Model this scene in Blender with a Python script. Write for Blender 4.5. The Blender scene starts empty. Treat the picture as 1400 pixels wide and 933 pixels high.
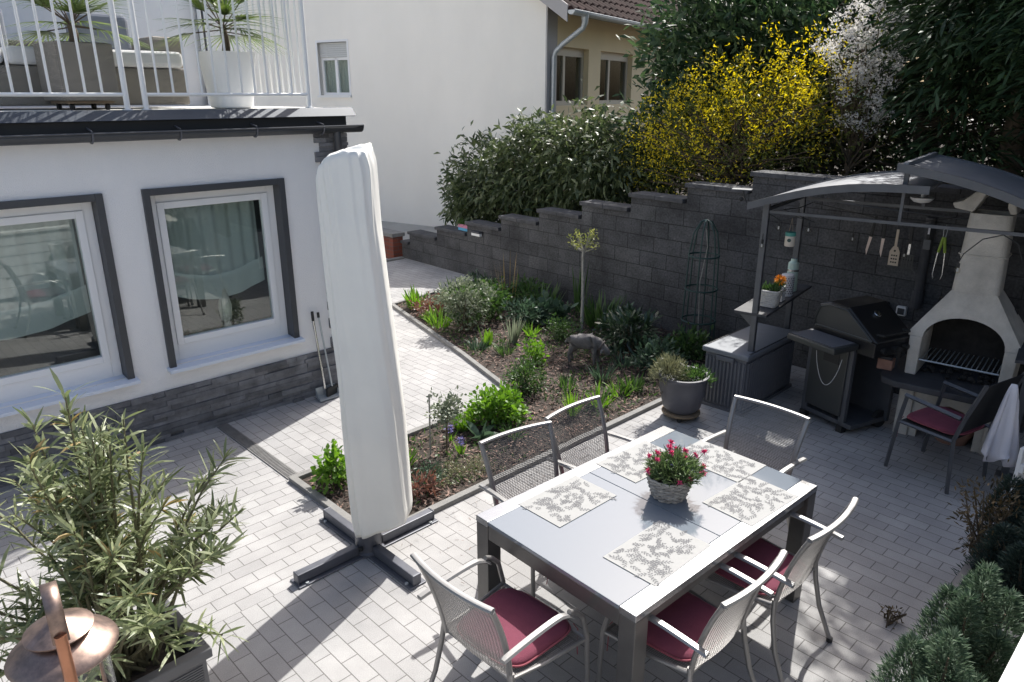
import bpy, bmesh, math, random
import numpy as np
from mathutils import Vector, Matrix
R = math.radians
rng = np.random.default_rng(7)
random.seed(7)
sc = bpy.context.scene
col = sc.collection

# ---------------------------------------------------------------- helpers
def tag(o, label=None, cat=None, group=None, kind=None):
    if label: o['label'] = label
    if cat: o['category'] = cat
    if group: o['group'] = group
    if kind: o['kind'] = kind
    return o

def thing(name, label, cat, loc=(0, 0, 0), rz=0.0, group=None):
    o = bpy.data.objects.new(name, None)
    o.empty_display_size = .1
    col.objects.link(o)
    o.location = loc
    o.rotation_euler = (0, 0, rz)
    return tag(o, label, cat, group)

def mesh_thing(name, label, cat, loc, rz, group):
    o = bpy.data.objects.new(name, bpy.data.meshes.new(name)); col.objects.link(o)
    o.location = loc; o.rotation_euler = (0, 0, rz)
    return tag(o, label, cat, group)

def copy_tree(o, parent=None):
    c = o.copy()
    col.objects.link(c)
    c.parent = parent
    for ch in list(o.children):
        copy_tree(ch, c)
    return c

class MB:
    def __init__(s):
        s.v = []; s.f = []
    def add(s, V, F):
        b = len(s.v)
        s.v += [tuple(map(float, p)) for p in V]
        s.f += [tuple(int(i) + b for i in q) for q in F]
        return s
    def box(s, c, d, rz=0.0, M=None):
        x, y, z = d[0] / 2, d[1] / 2, d[2] / 2
        V = [(-x, -y, -z), (x, -y, -z), (x, y, -z), (-x, y, -z), (-x, -y, z), (x, -y, z), (x, y, z), (-x, y, z)]
        m = Matrix.Translation(c) @ Matrix.Rotation(rz, 4, 'Z')
        if M is not None: m = M @ m
        V = [m @ Vector(p) for p in V]
        return s.add(V, [(0, 3, 2, 1), (4, 5, 6, 7), (0, 1, 5, 4), (1, 2, 6, 5), (2, 3, 7, 6), (3, 0, 4, 7)])
    def bb(s, x0, x1, y0, y1, z0, z1):
        return s.box(((x0 + x1) / 2, (y0 + y1) / 2, (z0 + z1) / 2), (x1 - x0, y1 - y0, z1 - z0))
    def tube(s, pts, r, n=8, flat=None, caps=True):
        pts = [Vector(p) for p in pts]
        rs = r if isinstance(r, (list, tuple)) else [r] * len(pts)
        rings = []
        up = None
        for i, p in enumerate(pts):
            t = (pts[min(i + 1, len(pts) - 1)] - pts[max(i - 1, 0)]).normalized()
            if up is None:
                up = Vector((0, 0, 1)) if abs(t.z) < .9 else Vector((1, 0, 0))
            a = t.cross(up)
            if a.length < 1e-5: a = t.cross(Vector((0, 1, 0)))
            a.normalize(); b = a.cross(t).normalized(); up = b
            fa, fb = (flat if flat else (1, 1))
            rings.append([p + a * (math.cos(k * 2 * math.pi / n) * rs[i] * fa) + b * (math.sin(k * 2 * math.pi / n) * rs[i] * fb) for k in range(n)])
        V = [q for rg in rings for q in rg]
        F = []
        for i in range(len(pts) - 1):
            for k in range(n):
                F.append((i * n + k, i * n + (k + 1) % n, (i + 1) * n + (k + 1) % n, (i + 1) * n + k))
        if caps:
            F.append(tuple(range(n))[::-1]); F.append(tuple((len(pts) - 1) * n + k for k in range(n)))
        return s.add(V, F)
    def lathe(s, prof, n=24, c=(0, 0, 0), sx=1, sy=1):
        V = []; F = []
        for r, z in prof:
            for k in range(n):
                a = k * 2 * math.pi / n
                V.append((c[0] + r * math.cos(a) * sx, c[1] + r * math.sin(a) * sy, c[2] + z))
        for i in range(len(prof) - 1):
            for k in range(n):
                F.append((i * n + k, i * n + (k + 1) % n, (i + 1) * n + (k + 1) % n, (i + 1) * n + k))
        if prof[0][0] > 1e-6: F.append(tuple(range(n))[::-1])
        if prof[-1][0] > 1e-6: F.append(tuple((len(prof) - 1) * n + k for k in range(n)))
        return s.add(V, F)
    def prism(s, pts, vec):
        n = len(pts); v = Vector(vec)
        V = [Vector(p) for p in pts] + [Vector(p) + v for p in pts]
        F = [tuple(range(n))[::-1], tuple(range(n, 2 * n))] + [(i, (i + 1) % n, n + (i + 1) % n, n + i) for i in range(n)]
        return s.add(V, F)
    def grid(s, P, closed=False):
        nu = len(P); nv = len(P[0])
        V = [q for row in P for q in row]; F = []
        for i in range(nu - 1):
            for j in range(nv if closed else nv - 1):
                F.append((i * nv + j, i * nv + (j + 1) % nv, (i + 1) * nv + (j + 1) % nv, (i + 1) * nv + j))
        return s.add(V, F)
    def ball(s, c, r, n=12, sz=1.0):
        m = max(4, n // 2)
        prof = [(max(1e-7, r * math.sin(math.pi * i / m)), -r * sz * math.cos(math.pi * i / m)) for i in range(m + 1)]
        return s.lathe(prof, n, c)
    def build(s, name, mat, parent=None, smooth=False, bevel=0, loc=None, seg=2, solid=0):
        me = bpy.data.meshes.new(name)
        me.from_pydata(s.v, [], s.f)
        bm = bmesh.new(); bm.from_mesh(me)
        bmesh.ops.recalc_face_normals(bm, faces=bm.faces)
        bm.to_mesh(me); bm.free()
        o = bpy.data.objects.new(name, me)
        col.objects.link(o)
        if mat: me.materials.append(mat)
        if smooth:
            me.shade_smooth()
            if smooth != 'all':
                me.set_sharp_from_angle(angle=R(40))
        if solid:
            m = o.modifiers.new('thick', 'SOLIDIFY'); m.thickness = solid
        if bevel:
            m = o.modifiers.new('bevel', 'BEVEL'); m.width = bevel; m.segments = seg; m.limit_method = 'ANGLE'; m.angle_limit = R(40)
        if parent: o.parent = parent
        if loc: o.location = loc
        return o

def npmesh(name, V, F, mat, parent=None, smooth=False):
    me = bpy.data.meshes.new(name)
    me.from_pydata(np.asarray(V, float).tolist(), [], np.asarray(F).tolist())
    me.update()
    if smooth: me.shade_smooth()
    o = bpy.data.objects.new(name, me); col.objects.link(o)
    me.materials.append(mat)
    if parent: o.parent = parent
    return o

def nrm(a): return a / np.maximum(np.linalg.norm(a, axis=-1, keepdims=True), 1e-9)

def strap(P, D, L, W, droop=0.0, segs=2, roll=1.0, prof='leaf', cup=0.0):
    """many leaves at once: midline from P along D, bending down by droop"""
    P = np.asarray(P, float); D = nrm(np.asarray(D, float)); n = len(P)
    L = np.broadcast_to(L, (n,)).astype(float); W = np.broadcast_to(W, (n,)).astype(float)
    droop = np.broadcast_to(droop, (n,)).astype(float)
    side = np.cross(D, np.array([0, 0, 1.0])) + rng.normal(0, 1e-3, (n, 3)); side = nrm(side)
    nor = np.cross(side, D)
    ang = rng.normal(0, roll, n)[:, None]
    side = side * np.cos(ang) + nor * np.sin(ang)
    p = P.copy(); d = D.copy(); out = []
    for k in range(segs + 1):
        t = k / segs
        if prof == 'leaf': w = max(.06, math.sin(math.pi * min(1, t * .92 + .04)) ** .8)
        elif prof == 'strap': w = max(.05, min(1, 1.15 * (1 - t ** 3)) * (.6 + .4 * min(1, t * 4)))
        else: w = max(.08, 1 - t)
        out.append(p - side * (W * w / 2)[:, None]); out.append(p + side * (W * w / 2)[:, None])
        p = p + d * (L / segs)[:, None]
        d = nrm(d - np.array([0, 0, 1.0]) * (droop / segs)[:, None])
    V = np.stack(out, 1)                                   # n, 2(segs+1), 3
    m = 2 * (segs + 1)
    q = np.array([[2 * k, 2 * k + 1, 2 * k + 3, 2 * k + 2] for k in range(segs)])
    F = (q[None] + (np.arange(n) * m)[:, None, None]).reshape(-1, 4)
    return V.reshape(-1, 3), F

def join(parts):
    Vs = []; Fs = []; b = 0
    for V, F in parts:
        Vs.append(V); Fs.append(F + b); b += len(V)
    return np.concatenate(Vs), np.concatenate(Fs)

def rdir(n, zb=0.0):
    a = rng.normal(0, 1, (n, 3)); a[:, 2] += zb
    return nrm(a)

def cloud(ells, nclump, per, sig, shell=.45):
    """points in clumps inside ellipsoids; returns positions and outward directions"""
    w = np.array([e[3] * e[4] * e[5] for e in ells]); w = w / w.sum()
    ei = rng.choice(len(ells), nclump, p=w)
    E = np.array([e[:6] for e in ells])[ei]
    u = rdir(nclump); r = rng.uniform(0, 1, nclump) ** shell
    r = r * rng.uniform(.85, 1.12, nclump)
    C = E[:, :3] + u * E[:, 3:6] * r[:, None]
    ci = np.repeat(np.arange(nclump), per)
    P = C[ci] + rng.normal(0, 1, (len(ci), 3)) * sig
    O = nrm((P - E[ci][:, :3]) / E[ci][:, 3:6])
    return P, O, C, E

# ---------------------------------------------------------------- materials
def newmat(name):
    m = bpy.data.materials.new(name); m.use_nodes = True
    nt = m.node_tree; nt.nodes.clear()
    out = nt.nodes.new('ShaderNodeOutputMaterial')
    p = nt.nodes.new('ShaderNodeBsdfPrincipled')
    nt.links.new(p.outputs[0], out.inputs[0])
    return m, nt, p, out

def N(nt, t, **kw):
    n = nt.nodes.new(t)
    for k, v in kw.items(): setattr(n, k, v)
    return n

def mat(name, base, rough=.6, metal=0.0, var=.0, vs=4.0, bump=0.0, bs=60.0, island=0.0, spec=.5, dark=None, coat=0.0, stretch=None):
    m, nt, p, out = newmat(name)
    c = (*base, 1)
    p.inputs['Roughness'].default_value = rough
    p.inputs['Metallic'].default_value = metal
    p.inputs['Specular IOR Level'].default_value = spec
    p.inputs['Coat Weight'].default_value = coat
    tc = N(nt, 'ShaderNodeTexCoord')
    vec = tc.outputs['Object']
    if stretch:
        mp = N(nt, 'ShaderNodeMapping'); mp.inputs['Scale'].default_value = stretch
        nt.links.new(vec, mp.inputs[0]); vec = mp.outputs[0]
    src = None
    if var:
        nz = N(nt, 'ShaderNodeTexNoise'); nz.inputs['Scale'].default_value = vs; nz.inputs['Detail'].default_value = 6; nz.inputs['Roughness'].default_value = .6
        nt.links.new(vec, nz.inputs['Vector'])
        mr = N(nt, 'ShaderNodeMapRange'); mr.inputs[1].default_value = .3; mr.inputs[2].default_value = .7
        nt.links.new(nz.outputs['Fac'], mr.inputs[0])
        mx = N(nt, 'ShaderNodeMix', data_type='RGBA')
        d = dark if dark else tuple(x * (1 - var) for x in base)
        mx.inputs[6].default_value = (*d, 1); mx.inputs[7].default_value = (*[min(1, x * (1 + var * .5)) for x in base], 1)
        nt.links.new(mr.outputs[0], mx.inputs[0]); src = mx.outputs[2]
    if island:
        g = N(nt, 'ShaderNodeNewGeometry')
        mr2 = N(nt, 'ShaderNodeMapRange'); mr2.inputs[3].default_value = 1 - island; mr2.inputs[4].default_value = 1 + island
        nt.links.new(g.outputs['Random Per Island'], mr2.inputs[0])
        hs = N(nt, 'ShaderNodeHueSaturation')
        hs.inputs['Color'].default_value = c
        if src: nt.links.new(src, hs.inputs['Color'])
        nt.links.new(mr2.outputs[0], hs.inputs['Value']); src = hs.outputs[0]
    if src: nt.links.new(src, p.inputs['Base Color'])
    else: p.inputs['Base Color'].default_value = c
    if bump:
        nb = N(nt, 'ShaderNodeTexNoise'); nb.inputs['Scale'].default_value = bs; nb.inputs['Detail'].default_value = 5
        nt.links.new(vec, nb.inputs['Vector'])
        b = N(nt, 'ShaderNodeBump'); b.inputs['Strength'].default_value = bump; b.inputs['Distance'].default_value = .01
        nt.links.new(nb.outputs['Fac'], b.inputs['Height']); nt.links.new(b.outputs[0], p.inputs['Normal'])
    return m

def leafmat(name, c1, c2, trans=.3, rough=.45, spec=.4):
    m, nt, p, out = newmat(name)
    g = N(nt, 'ShaderNodeNewGeometry')
    mx = N(nt, 'ShaderNodeMix', data_type='RGBA')
    mx.inputs[6].default_value = (*c1, 1); mx.inputs[7].default_value = (*c2, 1)
    nt.links.new(g.outputs['Random Per Island'], mx.inputs[0])
    nt.links.new(mx.outputs[2], p.inputs['Base Color'])
    p.inputs['Roughness'].default_value = rough; p.inputs['Specular IOR Level'].default_value = spec
    tr = N(nt, 'ShaderNodeBsdfTranslucent')
    hs = N(nt, 'ShaderNodeHueSaturation'); hs.inputs['Saturation'].default_value = 1.15; hs.inputs['Value'].default_value = 1.3
    nt.links.new(mx.outputs[2], hs.inputs['Color']); nt.links.new(hs.outputs[0], tr.inputs['Color'])
    ms = N(nt, 'ShaderNodeMixShader'); ms.inputs[0].default_value = trans
    nt.links.new(p.outputs[0], ms.inputs[1]); nt.links.new(tr.outputs[0], ms.inputs[2])
    nt.links.new(ms.outputs[0], out.inputs[0])
    return m

def brickmat(name, c1, c2, mortar, bw, rh, ms=.003, swap=None, rot=0.0, rough=.8, bump=.4, grain=.25, gs=250.0, off=.5, bias=0.0, stain=.12, smooth=.1, shift=(0, 0, 0)):
    m, nt, p, out = newmat(name)
    tc = N(nt, 'ShaderNodeTexCoord'); vec = tc.outputs['Object']
    if swap == 'xz':
        sx = N(nt, 'ShaderNodeSeparateXYZ'); cx = N(nt, 'ShaderNodeCombineXYZ')
        nt.links.new(vec, sx.inputs[0]); sa = N(nt, 'ShaderNodeMath', operation='ADD'); nt.links.new(sx.outputs[0], sa.inputs[0]); nt.links.new(sx.outputs[1], sa.inputs[1]); nt.links.new(sa.outputs[0], cx.inputs[0]); nt.links.new(sx.outputs[2], cx.inputs[1])
        vec = cx.outputs[0]
    mp = N(nt, 'ShaderNodeMapping'); mp.inputs['Rotation'].default_value = (0, 0, rot); mp.inputs['Location'].default_value = shift
    nt.links.new(vec, mp.inputs[0])
    b = N(nt, 'ShaderNodeTexBrick'); b.offset = off
    b.inputs['Scale'].default_value = 1
    b.inputs['Brick Width'].default_value = bw; b.inputs['Row Height'].default_value = rh
    b.inputs['Mortar Size'].default_value = ms; b.inputs['Mortar Smooth'].default_value = smooth; b.inputs['Bias'].default_value = bias
    b.inputs['Color1'].default_value = (*c1, 1); b.inputs['Color2'].default_value = (*c2, 1); b.inputs['Mortar'].default_value = (*mortar, 1)
    nt.links.new(mp.outputs[0], b.inputs['Vector'])
    n1 = N(nt, 'ShaderNodeTexNoise'); n1.inputs['Scale'].default_value = gs; n1.inputs['Detail'].default_value = 3
    n2 = N(nt, 'ShaderNodeTexNoise'); n2.inputs['Scale'].default_value = 1.7; n2.inputs['Detail'].default_value = 7; n2.inputs['Roughness'].default_value = .65
    nt.links.new(vec, n1.inputs['Vector']); nt.links.new(vec, n2.inputs['Vector'])
    r1 = N(nt, 'ShaderNodeMapRange'); r1.inputs[1].default_value = .25; r1.inputs[2].default_value = .75; r1.inputs[3].default_value = 1 - grain; r1.inputs[4].default_value = 1 + grain
    r2 = N(nt, 'ShaderNodeMapRange'); r2.inputs[1].default_value = .3; r2.inputs[2].default_value = .7; r2.inputs[3].default_value = 1 - stain; r2.inputs[4].default_value = 1 + stain
    nt.links.new(n1.outputs['Fac'], r1.inputs[0]); nt.links.new(n2.outputs['Fac'], r2.inputs[0])
    mu = N(nt, 'ShaderNodeMath', operation='MULTIPLY'); nt.links.new(r1.outputs[0], mu.inputs[0]); nt.links.new(r2.outputs[0], mu.inputs[1])
    hs = N(nt, 'ShaderNodeHueSaturation'); nt.links.new(b.outputs['Color'], hs.inputs['Color']); nt.links.new(mu.outputs[0], hs.inputs['Value'])
    nt.links.new(hs.outputs[0], p.inputs['Base Color'])
    p.inputs['Roughness'].default_value = rough; p.inputs['Specular IOR Level'].default_value = .3
    ad = N(nt, 'ShaderNodeMath', operation='MULTIPLY_ADD'); ad.inputs[1].default_value = -1.0
    nt.links.new(b.outputs['Fac'], ad.inputs[0])
    m3 = N(nt, 'ShaderNodeMath', operation='MULTIPLY'); m3.inputs[1].default_value = .35
    nt.links.new(n1.outputs['Fac'], m3.inputs[0]); nt.links.new(m3.outputs[0], ad.inputs[2])
    bp = N(nt, 'ShaderNodeBump'); bp.inputs['Strength'].default_value = bump; bp.inputs['Distance'].default_value = .006
    nt.links.new(ad.outputs[0], bp.inputs['Height']); nt.links.new(bp.outputs[0], p.inputs['Normal'])
    return m

def glassmat(name, tint=(1, 1, 1), ior=1.9, rough=0.0):
    m, nt, p, out = newmat(name)
    nt.nodes.remove(p)
    t = N(nt, 'ShaderNodeBsdfTransparent'); t.inputs[0].default_value = (*tint, 1)
    g = N(nt, 'ShaderNodeBsdfGlossy'); g.inputs['Roughness'].default_value = rough
    f = N(nt, 'ShaderNodeFresnel')
    ge = N(nt, 'ShaderNodeNewGeometry'); mi = N(nt, 'ShaderNodeMapRange')      # same reflectance from either side of the thin sheet
    mi.inputs[3].default_value = ior; mi.inputs[4].default_value = 1 / ior
    nt.links.new(ge.outputs['Backfacing'], mi.inputs[0]); nt.links.new(mi.outputs[0], f.inputs[0])
    ms = N(nt, 'ShaderNodeMixShader')
    nt.links.new(f.outputs[0], ms.inputs[0]); nt.links.new(t.outputs[0], ms.inputs[1]); nt.links.new(g.outputs[0], ms.inputs[2])
    nt.links.new(ms.outputs[0], out.inputs[0])
    return m

PC1, PC2, PM = (.365, .357, .35), (.32, .313, .309), (.145, .138, .133)
M_pavY = brickmat('pavers lengthwise', PC1, PC2, PM, .2, .1, .0028, rot=R(90), bump=.5, stain=.17, shift=(.0, .02, 0))
M_pavX = brickmat('pavers crosswise', PC1, PC2, PM, .2, .1, .0028, bump=.5, stain=.17, shift=(.01, .05, 0))
M_block = brickmat('anthracite blocks', (.078, .078, .080), (.056, .056, .059), (.032, .032, .033), .41, .19, .005, swap='xz', bump=.9, grain=.4, gs=45, stain=.55, smooth=.4)
M_redbrick = brickmat('red brick', (.23, .07, .045), (.17, .05, .035), (.13, .09, .075), .22, .07, .006, swap='xz')
M_cap = mat('capstone', (.075, .075, .08), .85, var=.4, vs=9, bump=.5, bs=80)
M_white = mat('white render', (.83, .82, .815), .9, var=.06, vs=1.6, bump=.5, bs=200, stretch=(1, 1, .45))
M_cream = mat('cream render', (.89, .855, .785), .9, var=.05, vs=.7, bump=.5, bs=110, stretch=(1, 1, .5))
M_yellow = mat('ochre render', (.80, .66, .42), .9, var=.05, vs=1.5)
M_anth = mat('anthracite paint', (.055, .058, .065), .45, var=.12, vs=8)
M_flash = mat('blue grey sheet metal', (.035, .048, .068), .5, metal=.1, var=.15, vs=6)
M_upvc = mat('white pvc', (.80, .80, .80), .35)
M_sill = mat('white powder coat sill', (.66, .71, .80), .4)
M_stone = mat('ledger stone', (.17, .17, .18), .85, var=.45, vs=7, bump=.6, bs=45, island=.32)
M_deck = mat('pale deck tiles', (.74, .73, .70), .7, var=.1, vs=2)
M_railw = mat('white rail paint', (.80, .80, .79), .35)
M_glass = glassmat('window glass', (.90, .95, .93), 1.95)
M_glassd = glassmat('far window glass', (.8, .82, .82), 1.14)
M_jar = glassmat('clear glass', (.95, .96, .95), 1.5)
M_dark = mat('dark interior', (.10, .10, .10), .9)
M_curt, nt, p, out = newmat('sheer curtain')
p.inputs['Base Color'].default_value = (.85, .88, .86, 1); p.inputs['Roughness'].default_value = .9
t_ = N(nt, 'ShaderNodeBsdfTransparent'); ms_ = N(nt, 'ShaderNodeMixShader'); ms_.inputs[0].default_value = .52
nt.links.new(t_.outputs[0], ms_.inputs[1]); nt.links.new(p.outputs[0], ms_.inputs[2]); nt.links.new(ms_.outputs[0], out.inputs[0])
M_rattan = brickmat('grey rattan', (.50, .455, .39), (.36, .33, .29), (.06, .055, .05), .022, .008, .0016, swap='xz', bump=1.0, grain=.2, gs=90, rough=.6)
M_cushl = mat('light grey cushion', (.60, .60, .60), .95, var=.05, vs=6, bump=.2, bs=400)
M_cushd = mat('slate grey cushion', (.20, .215, .25), .95, var=.1, vs=6, bump=.2, bs=400)
M_potw = mat('white planter plastic', (.80, .80, .79), .4)
M_black = mat('black rubber', (.02, .02, .02), .6)
M_cover = mat('cover fabric', (.80, .79, .74), .85, var=.04, vs=3, bump=.2, bs=14)
M_steel = mat('slate steel', (.12, .125, .145), .42, metal=.3, var=.2, vs=9)
M_alu = mat('brushed aluminium', (.29, .285, .28), .42, metal=.5, var=.07, vs=14)
M_alud = mat('champagne grey frame', (.30, .29, .28), .4, metal=.6, var=.08, vs=10)
M_tleg = mat('graphite table leg', (.13, .125, .12), .38, metal=.55, var=.12, vs=12)
M_tstrip = mat('aluminium table rail', (.36, .37, .385), .25, metal=1.0, var=.05, vs=20)
M_tglass = mat('grey glass top', (.18, .205, .235), .08, spec=.6, coat=.4)
M_mesh = mat('expanded metal', (.20, .193, .188), .45, metal=.5)
M_burg = mat('burgundy cushion', (.18, .04, .068), .92, var=.14, vs=10, bump=.35, bs=300)
M_burgp = mat('burgundy piping', (.27, .07, .09), .9)
M_matw = mat('placemat', (.30, .30, .292), .7, var=.04, vs=30)
M_print = mat('grey print', (.135, .135, .14), .8)
M_wick = mat('whitewashed wicker', (.42, .39, .35), .8, var=.4, vs=40, bump=.8, bs=120, island=.25)
M_soil = mat('soil', (.045, .034, .026), .95, var=.5, vs=14, bump=1.0, bs=40)
M_bark = mat('bark mulch', (.19, .125, .10), .9, island=.65, var=.3, vs=40)
M_kerb = mat('concrete edging', (.22, .215, .205), .85, var=.2, vs=8, bump=.4, bs=120)
M_drain = mat('drain grate', (.20, .195, .19), .6, metal=.3, var=.2, vs=15)
M_gaz = mat('gazebo steel', (.105, .11, .12), .45, metal=.4, var=.15, vs=7)
M_gazroof = mat('gazebo roof sheet', (.20, .21, .23), .42, metal=.3, var=.15, vs=5)
M_conc = mat('pale concrete', (.60, .56, .495), .9, var=.28, vs=5, bump=.5, bs=90)
M_sootshade = mat('soot and shade lining', (.03, .027, .025), .95, var=.5, vs=12)
M_slate = mat('slate shelf', (.06, .06, .065), .7, var=.3, vs=8)
M_box = mat('storage box plastic', (.165, .178, .20), .55, var=.08, vs=8)
M_boxd = mat('storage box body', (.11, .115, .13), .55)
M_grillb = mat('black enamel', (.016, .016, .017), .28)
M_grillg = mat('grill grey sheet', (.065, .068, .066), .4, metal=.4)
M_chrome = mat('stainless', (.60, .60, .60), .25, metal=1.0)
M_wood = mat('weathered wood', (.23, .17, .11), .8, var=.4, vs=12, stretch=(1, 1, 8))
M_green = mat('green coated wire', (.018, .05, .045), .5)
M_lime = mat('lime green grip', (.32, .45, .06), .5)
M_potg = mat('grey planter glaze', (.10, .10, .115), .5, var=.2, vs=6)
M_zinc = mat('zinc', (.46, .49, .50), .45, metal=.35, var=.12, vs=10)
M_tile = mat('brown roof tile', (.036, .019, .017), .9, spec=.08, island=.25, var=.25, vs=15)
M_brownw = mat('dark brown timber', (.05, .032, .025), .7)
M_boardg = mat('grey barge board', (.40, .38, .37), .7)
M_copper = mat('aged copper', (.33, .235, .19), .42, metal=.9, var=.55, vs=30, dark=(.17, .13, .115))
M_copperb = mat('copper pole', (.42, .20, .12), .38, metal=.85, var=.25, vs=12)
M_plant = mat('grey plastic planter', (.12, .12, .125), .6)
M_stem = mat('brown stems', (.10, .075, .05), .9)
M_stemg = mat('grey bark', (.30, .29, .26), .9, var=.3, vs=25)
M_fig = mat('grey figure stone', (.155, .145, .14), .85, var=.35, vs=18, bump=.6, bs=60)
M_towel = mat('white towel', (.72, .70, .74), .95, bump=.3, bs=200)
M_terra = mat('brick red clay', (.36, .20, .15), .85, var=.2, vs=12)
M_orange = mat('orange petals', (.85, .36, .02), .7, island=.25)
M_pink = mat('pink petals', (.80, .085, .24), .7, island=.3)
M_violet = mat('violet petals', (.32, .27, .62), .7, island=.3)
M_bulb = glassmat('bulb glass', (.95, .93, .88), 1.6)
M_grit = mat('far ground', (.45, .43, .39), .95, var=.3, vs=.6)
M_mintgl = mat('mint enamel', (.45, .58, .52), .4)
M_pinkp = mat('pink painted tin', (.55, .22, .32), .5)
M_bluep = mat('blue painted tin', (.10, .36, .55), .5)
L_ole = leafmat('oleander leaf', (.10, .135, .055), (.34, .37, .21), .3, .38, .55)
L_dry = leafmat('dry leaf', (.30, .22, .10), (.42, .30, .13), .2)
L_laur = leafmat('laurel leaf', (.038, .060, .026), (.135, .165, .075), .28, .42, .45)
L_dark = leafmat('dark evergreen leaf', (.022, .048, .024), (.085, .13, .058), .28, .5, .3)
L_con = leafmat('conifer spray', (.014, .034, .015), (.062, .105, .042), .15, .6, .3)
L_yel = leafmat('forsythia flower', (.60, .46, .015), (.86, .72, .07), .35, .7, .2)
L_yelg = leafmat('forsythia leaf', (.06, .085, .015), (.17, .18, .035), .3)
L_whi = leafmat('white blossom', (.62, .60, .58), (.80, .78, .75), .3, .8, .2)
L_mid = leafmat('mid green leaf', (.035, .075, .022), (.10, .17, .05), .3)
L_bri = leafmat('bright green leaf', (.09, .19, .03), (.20, .34, .06), .4)
L_blu = leafmat('blue green leaf', (.04, .075, .045), (.10, .155, .095), .25)
L_silv = leafmat('silver leaf', (.10, .13, .075), (.28, .31, .22), .2)
L_red = leafmat('reddish leaf', (.12, .06, .045), (.24, .12, .09), .25)
L_rho = leafmat('rhododendron leaf', (.022, .045, .024), (.065, .105, .052), .15, .3, .6)
L_cyp = leafmat('dwarf cypress', (.04, .075, .045), (.12, .17, .105), .2, .6, .3)
L_cypd = leafmat('blue dwarf conifer', (.018, .035, .030), (.05, .075, .06), .15, .6, .3)
L_palm = leafmat('palm frond', (.07, .12, .03), (.20, .26, .08), .25, .4, .5)
L_heath = leafmat('heather twig', (.14, .15, .085), (.26, .26, .15), .2)

# ---------------------------------------------------------------- world, sun, camera
SA, SE = R(21), R(48)
sun_dir = Vector((math.cos(SA) * math.cos(SE), math.sin(SA) * math.cos(SE), math.sin(SE)))
w = bpy.data.worlds.new('World'); sc.world = w; w.use_nodes = True
nt = w.node_tree; bg = nt.nodes['Background']
sky = nt.nodes.new('ShaderNodeTexSky'); sky.sky_type = 'NISHITA'; sky.sun_disc = False
sky.sun_elevation = SE; sky.sun_rotation = R(90) - SA
sky.air_density = 1.0; sky.dust_density = 4.0; sky.ozone_density = 1.0
nt.links.new(sky.outputs[0], bg.inputs[0]); bg.inputs[1].default_value = .12
sl = bpy.data.lights.new('sun', 'SUN'); sl.energy = 4.2; sl.angle = R(.55); sl.color = (1, .98, .935)
so = bpy.data.objects.new('sun', sl); col.objects.link(so)
so.rotation_euler = sun_dir.to_track_quat('Z', 'Y').to_euler(); so.location = sun_dir * 30
cd = bpy.data.cameras.new('camera'); cam = bpy.data.objects.new('camera', cd); col.objects.link(cam)
cd.sensor_width = 36; cd.lens = 36 * 993 / 1400; cd.clip_end = 500; cd.clip_start = .05
cam.location = (0, 0, 2.8); cam.rotation_euler = (R(90) - math.atan(336 / 993), 0, R(45.85 - 90))
sc.camera = cam
sc.view_settings.view_transform = 'Standard'; sc.view_settings.look = 'None'; sc.view_settings.gamma = 1
sc.view_settings.exposure = .77
sc.view_settings.use_curve_mapping = False

# ---------------------------------------------------------------- ground
g = MB().add([(-80, -80, -.03), (120, -80, -.03), (120, 120, -.03), (-80, 120, -.03)], [(0, 1, 2, 3)]).build('ground', M_grit)
tag(g, kind='structure')
pv = MB()
pv.add([(-5, -3, 0), (7.75, -3, 0), (7.75, 3.55, 0), (-5, 3.55, 0)], [(0, 1, 2, 3)])
pv.add([(2.2, 3.55, 0), (7.75, 3.55, 0), (7.75, 10.7, 0), (2.2, 10.7, 0)], [(0, 1, 2, 3)])
pv.add([(-5, 3.55, 0), (2.2, 3.55, 0), (2.2, 6.3, 0), (-5, 6.3, 0)], [(0, 1, 2, 3)])
pav = pv.build('paving', M_pavY); pav.data.materials.append(M_pavX); pav.data.polygons[2].material_index = 1
tag(pav, kind='structure')

BED = [(2.23, 3.64), (2.23, 4.70), (4.62, 4.74), (5.00, 5.95), (5.62, 8.20), (7.50, 8.47), (7.50, 3.64)]
def in_bed(x, y, m=0.0):
    c = False; n = len(BED)
    for i in range(n):
        x1, y1 = BED[i]; x2, y2 = BED[(i + 1) % n]
        if (y1 > y) != (y2 > y) and x < (x2 - x1) * (y - y1) / (y2 - y1) + x1: c = not c
        if m:
            dx, dy = x2 - x1, y2 - y1; t = max(0, min(1, ((x - x1) * dx + (y - y1) * dy) / (dx * dx + dy * dy)))
            if math.hypot(x - x1 - t * dx, y - y1 - t * dy) < m: return False
    return c
sb = MB().add([(x, y, .006) for x, y in BED], [tuple(range(len(BED)))]).build('planting_bed_soil', M_soil)
tag(sb, kind='structure')
kb = MB()
for i in range(5):
    (x1, y1), (x2, y2) = BED[i], BED[(i + 1) % len(BED)]
    kb.box(((x1 + x2) / 2, (y1 + y2) / 2, .012), (math.hypot(x2 - x1, y2 - y1) + .05, .055, .05 + .001 * i), math.atan2(y2 - y1, x2 - x1))
kb.box(((2.2 + 6.9) / 2, 3.615, .0125), (4.7, .058, .049))
tag(kb.build('bed_edging', M_kerb, bevel=.004), kind='structure')
tag(MB().bb(5.7, 7.6, 10.62, 10.72, -.02, .03).build('path_edging', M_kerb, bevel=.004), kind='structure')
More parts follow.
